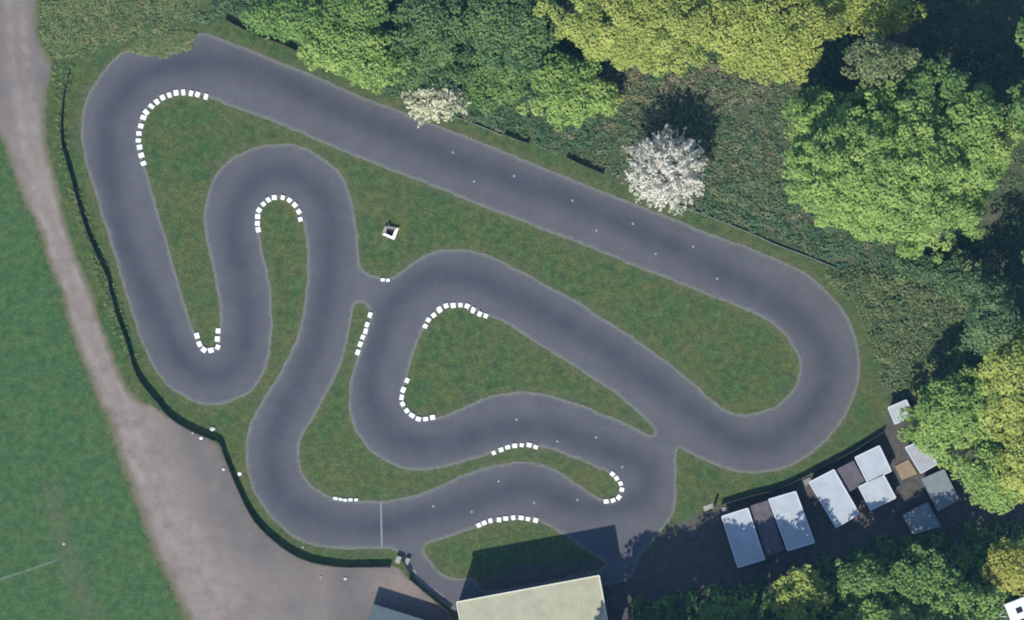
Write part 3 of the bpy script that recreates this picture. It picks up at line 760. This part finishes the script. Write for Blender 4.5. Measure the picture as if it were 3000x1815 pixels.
# loose stones
def stone(label, x, y, r, mat='stone', seed=0):
    p = P(x, y); rr = random.Random(seed); bmv = []
    import bmesh
    bm = bmesh.new(); bmesh.ops.create_icosphere(bm, subdivisions=2, radius=r)
    for v in bm.verts:
        k = 1 + rr.uniform(-.18, .18); v.co = Vector((v.co.x * k * 1.1, v.co.y * k, v.co.z * k * 0.6 + r * 0.35))
    me = bpy.data.meshes.new('loose_stone'); bm.to_mesh(me); bm.free(); me.materials.append(M[mat])
    o = bpy.data.objects.new('loose_stone', me); COL.objects.link(o); o.location = p; tag(o, label, 'stone')
stone('large white stone on the grass at the sharp fence corner', 622, 1254, 0.30, 'stone', 1)
stone('white stone on the gravel side of the sharp fence corner', 589, 1281, 0.19, 'white_paint', 2)
stone('dull stone by the fence left of the white corner stone', 566, 1266, 0.18, 'concrete', 3)
stone('cream stone on the gravel by the fence below the corner', 655, 1372, 0.18, 'stone', 4)
stone('bright white stone on the grass strip between fence and track', 702, 1386, 0.22, 'white_paint', 5)
stone('small pale stone on grass at the bottom left fence bend', 887, 1600, 0.15, 'concrete', 6)
stone('orange tan stone on the gravel yard below the fence', 940, 1688, 0.16, 'tan_stone', 7)
stone('white stone on the gravel yard beside the orange stone', 1012, 1693, 0.19, 'stone', 8)
stone('pale stone in the trodden patch of the left meadow', 187, 1591, 0.2, 'concrete', 9)

# caravan in the bottom right corner
def caravan():
    ax = Vector((0.93, 0.36, 0)).normalized(); ay = Vector((-ax.y, ax.x, 0))
    tl = P(2941, 1769, 2.4); L, W = 5.6, 2.3
    c = tl + ax * L / 2 - ay * W / 2; org = (c.x, c.y, 0); an = math.atan2(ax.y, ax.x)
    root = empty('caravan', org, 0); tag(root, 'white caravan with a dark roof light half out of the corner', 'caravan')
    mb = MB()
    prof = [(-L/2, .55), (-L/2 + .05, 1.5), (-L/2 + .35, 2.2), (-L/2 + .7, 2.4), (L/2 - .5, 2.4), (L/2 - .1, 2.1), (L/2, 1.4), (L/2, .55)]
    n = len(prof); vs = []
    for y in (-W/2, -W/2 + .06, W/2 - .06, W/2):
        s = 0.97 if abs(y) == W/2 else 1.0
        for x, z in prof: vs.append(c + ax * x * s + ay * y + Vector((0, 0, z * (s if z > 1 else 1) )) - Vector((0, 0, c.z)))
    fs = [tuple(range(n)), tuple(range(3*n, 4*n))[::-1]]
    for r in range(3):
        for i in range(n):
            j = (i + 1) % n; fs.append((r*n+i, (r+1)*n+i, (r+1)*n+j, r*n+j))
    mb.add(vs, fs); mb.build('body', M['gelcoat'], root, org)
    def loc(x, y, z): p = c + ax * x + ay * y; return (p.x, p.y, z)
    mb = MB(); mb.bevbox(loc(-L/2 + 1.45, -0.1, 2.39), .38, .34, .10, .05, an); mb.build('roof_light', M['glass'], root, org)
    mb = MB(); mb.bevbox(loc(.9, .3, 2.39), .25, .25, .12, .05, an); mb.build('roof_vent', M['white_trim'], root, org)
    mb = MB()
    for sy in (-.5, .5):
        mb.tube([loc(-L/2 + .1, sy, .5), loc(-L/2 - .9, sy * .1, .5)], [.05, .05], 6)
    mb.build('drawbar', M['pale_trim'], root, org)
    mb = MB(); mb.box(loc(-L/2 - .015, 0, 1.35), .012, .8, .3, an); mb.build('window', M['glass'], root, org)
    for sy in (-W/2 + .12, W/2 - .12):
        mb = MB(); a = Vector(loc(.2, sy - .1, .32)); b = Vector(loc(.2, sy + .1, .32)); mb.tube([a, b], [.32, .32], 16); mb.build('wheel', M['rubber'], root, org)
caravan()
def bucket(label, x, y):
    p = P(x, y); root = empty('plastic_bucket', (p.x, p.y, 0)); tag(root, label, 'bucket')
    mb = MB(); n = 14; vs = []
    for r, z in ((.17, 0), (.23, .42), (.21, .42), (.16, .04)):
        vs += [(p.x + r * math.cos(2*PI*k/n), p.y + r * math.sin(2*PI*k/n), z) for k in range(n)]
    fs = [tuple(range(n))[::-1], tuple(range(3*n, 4*n))]
    for j in range(3):
        for k in range(n):
            l = (k+1) % n; fs.append((j*n+k, j*n+l, (j+1)*n+l, (j+1)*n+k))
    mb.add(vs, fs); mb.build('bowl', M['stone'], root, (p.x, p.y, 0))
    mb = MB(); mb.tube([(p.x - .22, p.y, .42), (p.x - .15, p.y + .05, .5), (p.x, p.y + .08, .56), (p.x + .15, p.y + .05, .5), (p.x + .22, p.y, .42)], [.012] * 5, 5); mb.build('handle', M['metal'], root, (p.x, p.y, 0))
bucket('white bucket in the shade behind the sheds, upper of two', 2851, 1503)
bucket('white bucket in the shade behind the sheds, lower of two', 2868, 1534)

# ------------------------------------------------------------------ foliage
def leaf_mesh(name, cen, nrm, size, tint, mat, aspect=0.7, axis=None, rng=RNG):
    n = len(cen)
    nrm = nrm / np.maximum(1e-6, np.linalg.norm(nrm, axis=1))[:, None]
    if axis is None: axis = rng.normal(size=(n, 3))
    u = axis - nrm * np.sum(axis * nrm, 1)[:, None]
    u /= np.maximum(1e-6, np.linalg.norm(u, axis=1))[:, None]
    v = np.cross(nrm, u)
    s = size[:, None]
    # a pointed four-sided leaf spray, slightly folded
    p0 = cen - u * s * 0.5
    p1 = cen + v * s * 0.5 * aspect + nrm * s * 0.10 + u * s * 0.05
    p2 = cen + u * s * 0.55
    p3 = cen - v * s * 0.5 * aspect + nrm * s * 0.10 + u * s * 0.05
    verts = np.stack([p0, p1, p2, p3], 1).reshape(-1, 3)
    me = bpy.data.meshes.new(name)
    me.vertices.add(4 * n); me.vertices.foreach_set('co', verts.astype(np.float32).ravel())
    me.loops.add(4 * n); me.loops.foreach_set('vertex_index', np.arange(4 * n, dtype=np.int32))
    me.polygons.add(n); me.polygons.foreach_set('loop_start', np.arange(0, 4 * n, 4, dtype=np.int32))
    me.update(calc_edges=True)
    a = me.attributes.new('tint', 'FLOAT', 'FACE'); a.data.foreach_set('value', np.clip(tint, 0, 1).astype(np.float32))
    me.materials.append(mat)
    return me

def tree(name, label, cx, cy, rx, ry, height, mat, seed, lobe=1.5, leaf=0.42, dens=9.0, squash=0.42, jitter=0.7, group=None, cat='tree', flat=0.0, bark='bark', gaps=0.0, base_frac=None, rot=0.0):
    """crown of many leaf sprays gathered in lobes over a lumpy dome; rx, ry in pixels"""
    rng = np.random.default_rng(seed); leaf *= .84; dens *= 1.35
    RX, RY = rx * S, ry * S
    rz = min(height * squash, 0.95 * max(RX, RY))
    zc = height - rz
    base = P(cx, cy, zc); org = np.array([base.x, base.y, 0.0])
    root = empty(name, (base.x, base.y, 0)); tag(root, label, cat, group)
    area = PI * RX * RY
    nl = max(7, int(area / (lobe * lobe) * 1.15))
    cr, sr = math.cos(rot), math.sin(rot)
    C = []; Nn = []; T = []; SZ = []
    i = 0
    ph = rng.uniform(0, 2 * PI, 4); amp = rng.uniform(.05, .12, 4)
    lobes = []
    for k in range(nl):
        f = (k + 0.5) / nl
        r = math.sqrt(f); th = k * 2.39996 + rng.normal() * 0.25
        wob = 1 + sum(amp[m] * math.sin((m + 2) * th + ph[m]) for m in range(4))
        r = min(1.0, r + rng.normal() * 0.05) * wob
        z = math.sqrt(max(0.02, 1 - min(1, r / max(wob, .01)) ** 2))
        if rng.random() < gaps * (0.4 + r): continue
        lr = lobe * rng.uniform(.65, 1.25) * (0.85 if r > .8 else 1)
        x = r * (RX - lr * .55); y = r * (RY - lr * .55)
        px, py = x * math.cos(th), y * math.sin(th)
        px, py = px * cr - py * sr, px * sr + py * cr
        lobes.append((px, py, zc + (rz - lr * .5) * z * (1 - flat * .5) + rng.normal() * rz * 0.06, lr, rng.normal() * 0.19))
    for k in range(nl // 3):      # under-storey of the crown
        th = rng.uniform(0, 2 * PI); r = math.sqrt(rng.random()) * .85
        lobes.append((r * RX * math.cos(th), r * RY * math.sin(th), zc - rz * rng.uniform(.05, .45), lobe * rng.uniform(.8, 1.2), -0.05))
    for (lx, ly, lz, lr, lt) in lobes:
        m = int(4 * PI * lr * lr * dens * 0.6)
        d = rng.normal(size=(m, 3)); d /= np.linalg.norm(d, axis=1)[:, None]
        d[:, 2] = np.where(d[:, 2] < -0.35, -d[:, 2], d[:, 2])
        rr = lr * rng.uniform(.62, 1.08, m)
        p = np.stack([lx + d[:, 0] * rr, ly + d[:, 1] * rr, lz + d[:, 2] * rr * .8], 1)
        C.append(p); Nn.append(d * .75 + np.array([-.08, -.25, .75]) + rng.normal(size=(m, 3)) * jitter * .6)
        T.append(0.5 + lt + rng.normal(size=m) * 0.22); SZ.append(leaf * rng.uniform(.6, 1.35, m))
    C = np.vstack(C); Nn = np.vstack(Nn); T = np.concatenate(T); SZ = np.concatenate(SZ)
    C[:, 2] = np.maximum(C[:, 2], 0.15)
    me = leaf_mesh('crown', C, Nn, SZ, T, LEAF[mat], rng=rng)
    o = bpy.data.objects.new('crown', me); COL.objects.link(o); o.parent = root
    # trunk and limbs
    r0 = max(0.07, height * 0.022); mb = MB()
    mb.tube([(0, 0, -0.1), (0.03, 0, zc * .35 + .1), (rng.normal() * .1, rng.normal() * .1, max(zc * .8, .4)), (0, 0, zc + rz * .45)], [r0 * 1.3, r0, r0 * .75, r0 * .3], 8)
    pick = rng.permutation(len(lobes))[:14]
    for k in pick:
        lx, ly, lz, lr, lt = lobes[k]; z0 = max(.3, zc * rng.uniform(.45, .95))
        mb.tube([(0, 0, z0), (lx * .45, ly * .45, z0 + (lz - z0) * .6), (lx * .9, ly * .9, lz)], [r0 * .45, r0 * .28, r0 * .1], 5)
    mb.build('trunk', M[bark], root, (0, 0, 0))
    return root

def blossom(label, cx, cy, rx, ry, height, mat, seed, sprays=170, spray_len=1.0, per=26):
    rng = np.random.default_rng(seed); RX, RY = rx * S, ry * S
    rz = height * .42; zc = height - rz; b = P(cx, cy, zc)
    root = empty('blossom_tree', (b.x, b.y, 0)); tag(root, label, 'tree')
    C = []; Nn = []; A = []; T = []; SZ = []; mb = MB(); r0 = height * .022
    mb.tube([(0, 0, -.1), (.05, 0, zc * .5), (0, .05, zc)], [r0 * 1.3, r0, r0 * .7], 8)
    for k in range(sprays):
        th = k * 2.39996 + rng.normal() * .2; el = math.asin(min(1, max(-.35, 1 - 1.35 * (k + .5) / sprays + rng.normal() * .05)))
        d = np.array([math.cos(th) * math.cos(el), math.sin(th) * math.cos(el), math.sin(el)])
        f1 = rng.uniform(.72, 1.08); f0 = f1 - rng.uniform(.28, .5)
        tip = np.array([d[0] * RX, d[1] * RY, d[2] * rz]) * f1 + [0, 0, zc]; st = np.array([d[0] * RX, d[1] * RY, d[2] * rz]) * f0 + [0, 0, zc]
        tip = tip + rng.normal(size=3) * .35; ax = tip - st; L = np.linalg.norm(ax)
        if k % 3 == 0:
            mb.tube([(0, 0, zc * rng.uniform(.6, 1)), tuple(st), tuple(tip)], [r0 * .4, r0 * .2, r0 * .06], 4)
        t = rng.random(per); p = st + ax * t[:, None] + rng.normal(size=(per, 3)) * (.24 * (1.15 - t[:, None]) + .05)
        C.append(p); Nn.append(d * .5 + np.array([0, 0, .5]) + rng.normal(size=(per, 3)) * .5)
        A.append(np.repeat(ax[None] / L, per, 0) + rng.normal(size=(per, 3)) * .35)
        T.append(.62 + rng.normal() * .13 + rng.normal(size=per) * .15); SZ.append(rng.uniform(.22, .50, per))
    C = np.vstack(C); C[:, 2] = np.maximum(C[:, 2], .1)
    me = leaf_mesh('crown', C, np.vstack(Nn), np.concatenate(SZ), np.concatenate(T), LEAF[mat], 0.5, np.vstack(A), rng)
    o = bpy.data.objects.new('crown', me); COL.objects.link(o); o.parent = root
    mb.build('trunk', M['grey_bark'], root, (0, 0, 0))

def tv(name, label, vx, vy, rx, ry, *a, **k): return tree(name, label, vx * V, vy * V, rx * V, ry * V, *a, **k)

# top edge, left to right
tv('broadleaf_tree', 'bright green bushy tree beside the top end of the long straight', 852, 124, 132, 78, 7.0, 'bright', 11, .95, .42, 8, rot=-.46)
tv('broadleaf_tree', 'green tree at the top edge left of the bright bushy tree', 705, 40, 112, 60, 7.0, 'mid', 12, 1.2, .42, 8)
tv('broadleaf_tree', 'green tree at the top edge above the bright bushy tree', 860, 20, 90, 60, 7.5, 'mid', 13, 1.2, .42, 8)
tv('broadleaf_tree', 'dark bluish green tree at the top edge above the cream blossom', 1035, 75, 110, 100, 7.0, 'dark', 14, 1.15, .42, 7, gaps=.15)
tv('broadleaf_tree', 'dark green tree at the top edge left of the yellow green one', 1225, 60, 135, 120, 6.5, 'dark', 15, 1.15, .42, 7, gaps=.2)
tv('broadleaf_bush', 'dark green bush between the bright tree and the cream blossom', 1035, 180, 85, 55, 3.5, 'dark', 16, .9, .38, 8, cat='bush')
tv('broadleaf_bush', 'low mid green bush right of the cream blossom tree', 1190, 195, 90, 75, 2.6, 'mid', 17, .9, .38, 7, cat='bush', gaps=.1)
tv('broadleaf_bush', 'dark green bush between the small vivid tree and the yellow green tree', 1300, 150, 75, 60, 3.4, 'dark', 39, .9, .38, 8, cat='bush', gaps=.15)
tv('broadleaf_tree', 'broad yellow green tree at the top edge with smooth dense crown', 1545, 52, 205, 126, 11.0, 'yellow', 18, 1.0, .36, 11, jitter=.5)
tv('broadleaf_tree', 'yellow green tree at the top edge right of the broad smooth one', 1850, 70, 180, 120, 11.5, 'yellow', 19, 1.3, .42, 9)
tv('broadleaf_tree', 'small vivid green tree standing alone left of the white blossom', 1368, 222, 108, 92, 6.5, 'bright', 20, 1.0, .42, 9, gaps=.12)
tv('broadleaf_bush', 'round yellow green bush touching the small vivid green tree', 1468, 236, 40, 24, 2.0, 'yellow', 21, .7, .3, 12, cat='bush')
tv('broadleaf_tree', 'sparse olive brown tree above the largest tree', 2120, 150, 95, 65, 16.0, 'olive', 22, .9, .42, 6, gaps=.4, squash=.25)
tv('broadleaf_tree', 'sparse sunlit green tufts of a tree above the right of the largest tree', 2255, 215, 90, 75, 16.5, 'mid', 40, .8, .42, 6, gaps=.5, squash=.25)
tv('broadleaf_tree', 'largest tree, wide green crown in the upper right', 2152, 406, 262, 192, 19.0, 'bright', 23, 1.1, .46, 9, squash=.58)
tv('broadleaf_tree', 'green tree joined to the top left of the largest tree', 2010, 300, 125, 90, 11.0, 'bright', 24, 1.2, .45, 8, gaps=.15)
tv('broadleaf_tree', 'green tree joined to the right side of the largest tree', 2345, 335, 95, 130, 17.0, 'bright', 25, 1.25, .45, 8, gaps=.15)
tv('broadleaf_tree', 'pale green tree at the top right behind the olive tree', 2110, 20, 110, 60, 9.0, 'yellow', 26, 1.2, .42, 7, gaps=.2)
# right side
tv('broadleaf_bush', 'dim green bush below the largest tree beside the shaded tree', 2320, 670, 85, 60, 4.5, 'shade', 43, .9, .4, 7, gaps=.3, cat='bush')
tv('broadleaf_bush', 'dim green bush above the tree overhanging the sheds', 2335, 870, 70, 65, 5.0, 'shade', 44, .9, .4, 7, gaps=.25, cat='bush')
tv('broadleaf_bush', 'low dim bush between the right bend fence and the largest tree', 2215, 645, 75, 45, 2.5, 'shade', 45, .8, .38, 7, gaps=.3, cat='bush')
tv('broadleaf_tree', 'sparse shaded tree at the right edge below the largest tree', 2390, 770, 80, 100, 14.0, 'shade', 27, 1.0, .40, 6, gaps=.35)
tree('broadleaf_tree', 'green tree overhanging the right end of the sheds', 2800, 1215, 170, 122, 10.0, 'bright', 28, 1.1, .46, 9, gaps=.06, rot=.55)
tree('broadleaf_tree', 'green tree at the right edge below the tree overhanging the sheds', 2925, 1375, 130, 118, 10.5, 'bright', 38, 1.1, .46, 9, gaps=.04, rot=.5)
tv('broadleaf_tree', 'yellowish tree at the right edge above the shed tree', 2440, 930, 85, 130, 15.5, 'yellow', 29, 1.2, .46, 8, gaps=.15)
tv('broadleaf_tree', 'yellowish tree at the right edge beside the shed tree', 2462, 1110, 75, 100, 13.0, 'yellow', 30, 1.25, .46, 9)
# bottom
tv('broadleaf_tree', 'small dim tree at the bottom edge right of the cream roof', 1745, 1478, 62, 50, 9.5, 'mid', 31, .8, .44, 6, gaps=.4, squash=.3)
tv('broadleaf_tree', 'sunlit yellow green tree at the bottom edge below the shed row', 1922, 1430, 70, 75, 12.0, 'yellow', 32, .85, .46, 6, gaps=.4, squash=.3)
tv('broadleaf_tree', 'green tree at the bottom behind the middle sheds', 2075, 1400, 75, 65, 11.0, 'mid', 33, .9, .46, 6, gaps=.38, squash=.3)
tv('broadleaf_tree', 'dark green tree at the bottom behind the right sheds', 2215, 1395, 95, 85, 11.0, 'mid', 34, .95, .46, 6, gaps=.35, squash=.3)
tv('broadleaf_tree', 'green tree at the bottom edge left of the caravan', 2310, 1460, 95, 75, 12.0, 'mid', 35, .95, .46, 7, gaps=.25, squash=.3)
tv('broadleaf_tree', 'green tree at the bottom edge between yellow tree and caravan tree', 2110, 1485, 95, 55, 12.5, 'bright', 36, .95, .46, 6, gaps=.35, squash=.3)
tv('broadleaf_tree', 'golden yellow tree at the right edge above the caravan', 2425, 1365, 62, 60, 9.0, 'gold', 37, .9, .42, 8, gaps=.12)
# trees beyond the lower and right picture edges, seen through the shade they throw on the sheds
GS = 'tall trees just beyond the bottom edge'
for i, (x, y, r, h) in enumerate([(1815,1985,105,16.5),(1915,1965,105,16.5),(2030,1950,105,18.5),(2170,1950,110,18.5),(2320,1950,110,18),(2470,1950,110,16),(2620,1950,110,16),(2760,1950,105,16),(1860,2110,105,15),(2050,2120,105,15),(2240,2120,105,15),(2420,2120,105,15)]):
    tree('broadleaf_tree', f'{ORD[i]} from left of the tall trees shading the sheds from beyond the bottom edge', x, y, r, r, h, 'mid', 60 + i, 1.6, .6, 5, group=GS)
for i, (x, y, r, h) in enumerate([(3140,760,150,17),(3150,560,150,18),(3125,330,150,18),(3130,120,150,18)]):
    tree('broadleaf_tree', f'{ORD[i]} from below of the tall trees shading the right edge', x, y, r, r, h, 'mid', 80 + i, 1.7, .6, 5, group='tall trees just beyond the right edge')

blossom('white blossom tree with spiky branches and a dark shadow behind it', 1605*V, 412*V, 100*V, 98*V, 9.0, 'white', 41, 260, 1.0, 30)
blossom('cream blossom tree leaning over the edge of the long straight', 1046*V, 247*V, 76*V, 50*V, 4.6, 'cream', 42, 110, 1.0, 26)

# ------------------------------------------------------------------ undergrowth (uncountable)
def scatter(name, poly, n, rmin, rmax, hmin, hmax, per, leaf, mat, seed, tintfn, avoid=None):
    rng = np.random.default_rng(seed); poly = np.array(poly, float)
    lo = poly.min(0); hi = poly.max(0); pts = []
    while sum(len(p) for p in pts) < n:
        q = rng.uniform(lo, hi, (n, 2)); q = q[inside(q, poly)]
        if avoid is not None: q = q[avoid(q, rng)]
        pts.append(q)
    pts = np.vstack(pts)[:n]
    C = []; Nn = []; T = []; SZ = []
    for (x, y) in pts:
        r = rng.uniform(rmin, rmax); h = rng.uniform(hmin, hmax); p = P(x, y)
        d = rng.normal(size=(per, 3)); d /= np.linalg.norm(d, axis=1)[:, None]; d[:, 2] = np.abs(d[:, 2])
        rr = rng.uniform(.6, 1, per)
        C.append(np.stack([p.x + d[:, 0] * r * rr, p.y + d[:, 1] * r * rr, .04 + d[:, 2] * h * rr], 1))
        Nn.append(d * .6 + np.array([0, 0, .9]) + rng.normal(size=(per, 3)) * .45)
        T.append(tintfn(x, y, rng) + rng.normal(size=per) * .10); SZ.append(leaf * rng.uniform(.6, 1.3, per))
    me = leaf_mesh(name, np.vstack(C), np.vstack(Nn), np.concatenate(SZ), np.concatenate(T), LEAF[mat], rng=rng)
    o = bpy.data.objects.new(name, me); COL.objects.link(o); o['kind'] = 'stuff'
    return o
scatter('undergrowth', [(1850,1760),(2150,1720),(2420,1640),(2560,1590),(2760,1560),(2900,1520),(3040,1560),(3040,1840),(1850,1840)], 520, .4, 1.2, .2, 1.2, 34, .38, 'mid', 57, lambda x, y, r: .35 + r.normal() * .2)
def scrub_tint(x, y, rng):
    t = 0.27 + rng.normal() * .17
    if 1750 < x < 2350 and 180 < y < 640: t += .17
    if 1800 < x < 2250 and 190 < y < 300: t += .15
    if x < 1560: t = .32 + rng.normal() * .10
    if x > 2500 and y > 800: t += .05
    return t
SC = [(560,70),(660,30),(860,130),(1010,205),(1190,295),(1480,392),(1770,500),(1963,584),(2200,674),(2440,775),(2540,890),(2580,1000),(2590,1110),(2700,1180),(3060,1180),(3060,-60),(560,-60)]
scatter('undergrowth', SC, 3600, .35, 1.1, .10, .45, 30, .30, 'scrub', 51, scrub_tint,
        lambda q, r: r.random(len(q)) < np.where((q[:, 0] > 2600) & (q[:, 1] < 900), .35, 1.0))
o_ = scatter('bramble_patch', [(2420,800),(2560,800),(2760,860),(2900,900),(2900,1150),(2680,1160),(2600,1130),(2560,1000),(2520,900)], 520, .4, 1.3, .2, .7, 40, .34, 'olive', 52, lambda x, y, r: .24 + r.normal() * .18)
NW = [(125,0),(600,-40),(560,60),(430,105),(330,110),(300,140),(230,160),(170,175),(130,110)]
scatter('rough_grass', NW, 420, .3, 1.1, .05, .22, 26, .30, 'verge', 53, lambda x, y, r: .45 + r.normal() * .2)
scatter('rough_grass', WEEDS, 330, .2, .5, .06, .2, 26, .26, 'verge', 54, lambda x, y, r: .5 + r.normal() * .18)
scatter('rough_grass', [(150,190),(215,190),(200,300),(196,420),(230,540),(300,740),(345,850),(400,1040),(385,1080),(330,960),(290,830),(215,600),(175,480),(165,330),(160,240)], 260, .12, .35, .05, .22, 22, .2, 'verge', 55, lambda x, y, r: .3 + r.normal() * .15)
# short tufts straggling over the asphalt edges
rng = np.random.default_rng(56); C = []; T = []
for L in [outer] + holes:
    q = np.repeat(L, 7, 0) + rng.normal(size=(len(L) * 7, 2)) * 3.5
    C.append(np.stack([(q[:, 0] - 1500) * S, (907.5 - q[:, 1]) * S, np.full(len(q), .06)], 1))
C = np.vstack(C); n = len(C)
keep = rng.random(n) < .22; C = C[keep]; n = len(C)
me = leaf_mesh('edge_tufts', C, rng.normal(size=(n, 3)) * .3 + [0, 0, 1], rng.uniform(.08, .20, n), .55 + rng.normal(size=n) * .25, LEAF['verge'], rng=rng)
o = bpy.data.objects.new('edge_tufts', me); COL.objects.link(o); o['kind'] = 'stuff'

# ------------------------------------------------------------------ light, sky, camera
EL = math.radians(48)
d = Vector((0.33, 1.0, -math.tan(EL) * math.hypot(0.33, 1.0))).normalized()
sun = bpy.data.lights.new('sun', 'SUN'); sun.energy = 4.2; sun.angle = math.radians(0.5); sun.color = (1.0, 0.955, 0.87)
so = bpy.data.objects.new('sun', sun); COL.objects.link(so); so.rotation_euler = d.to_track_quat('-Z', 'Y').to_euler(); so.location = (0, -60, 80)
wd = bpy.data.worlds.new('World'); sc.world = wd; wd.use_nodes = True
nt = wd.node_tree; bg = nt.nodes.get('Background') or nt.nodes.new('ShaderNodeBackground')
sky = nt.nodes.new('ShaderNodeTexSky'); sky.sky_type = 'NISHITA'; sky.sun_disc = False
sky.sun_elevation = EL; sky.sun_rotation = math.atan2(-0.33, -1.0) % (2 * PI)
nt.links.new(sky.outputs[0], bg.inputs['Color']); bg.inputs['Strength'].default_value = 0.15; sky.ozone_density = 3.0; sky.dust_density = 0.3

mb = MB(); mb.box((0, 0, CAMH / 2 + 4.5), 2600, 2600, CAMH / 2 + 5.5)
hm = bpy.data.materials.new('haze'); hm.use_nodes = True; hn = hm.node_tree; hn.nodes.clear()
ho = hn.nodes.new('ShaderNodeOutputMaterial'); pv = hn.nodes.new('ShaderNodeVolumePrincipled')
pv.inputs['Color'].default_value = (0.20, 0.50, 1.0, 1); pv.inputs['Density'].default_value = 1.9e-5
hn.links.new(pv.outputs[0], ho.inputs['Volume'])
hz = mb.build('haze', hm); hz['kind'] = 'stuff'

cam = bpy.data.cameras.new('camera'); cam.sensor_width = 36; cam.lens = 36 * CAMH / (3000 * S)
cam.clip_start = 10; cam.clip_end = 9000
co = bpy.data.objects.new('camera', cam); COL.objects.link(co); co.location = (0, 0, CAMH); co.rotation_euler = (0, 0, 0)
sc.camera = co
sc.view_settings.view_transform = 'Standard'; sc.view_settings.look = 'None'
sc.view_settings.exposure = 0.5; sc.view_settings.gamma = 1.0
sc.cycles.filter_width = 1.9
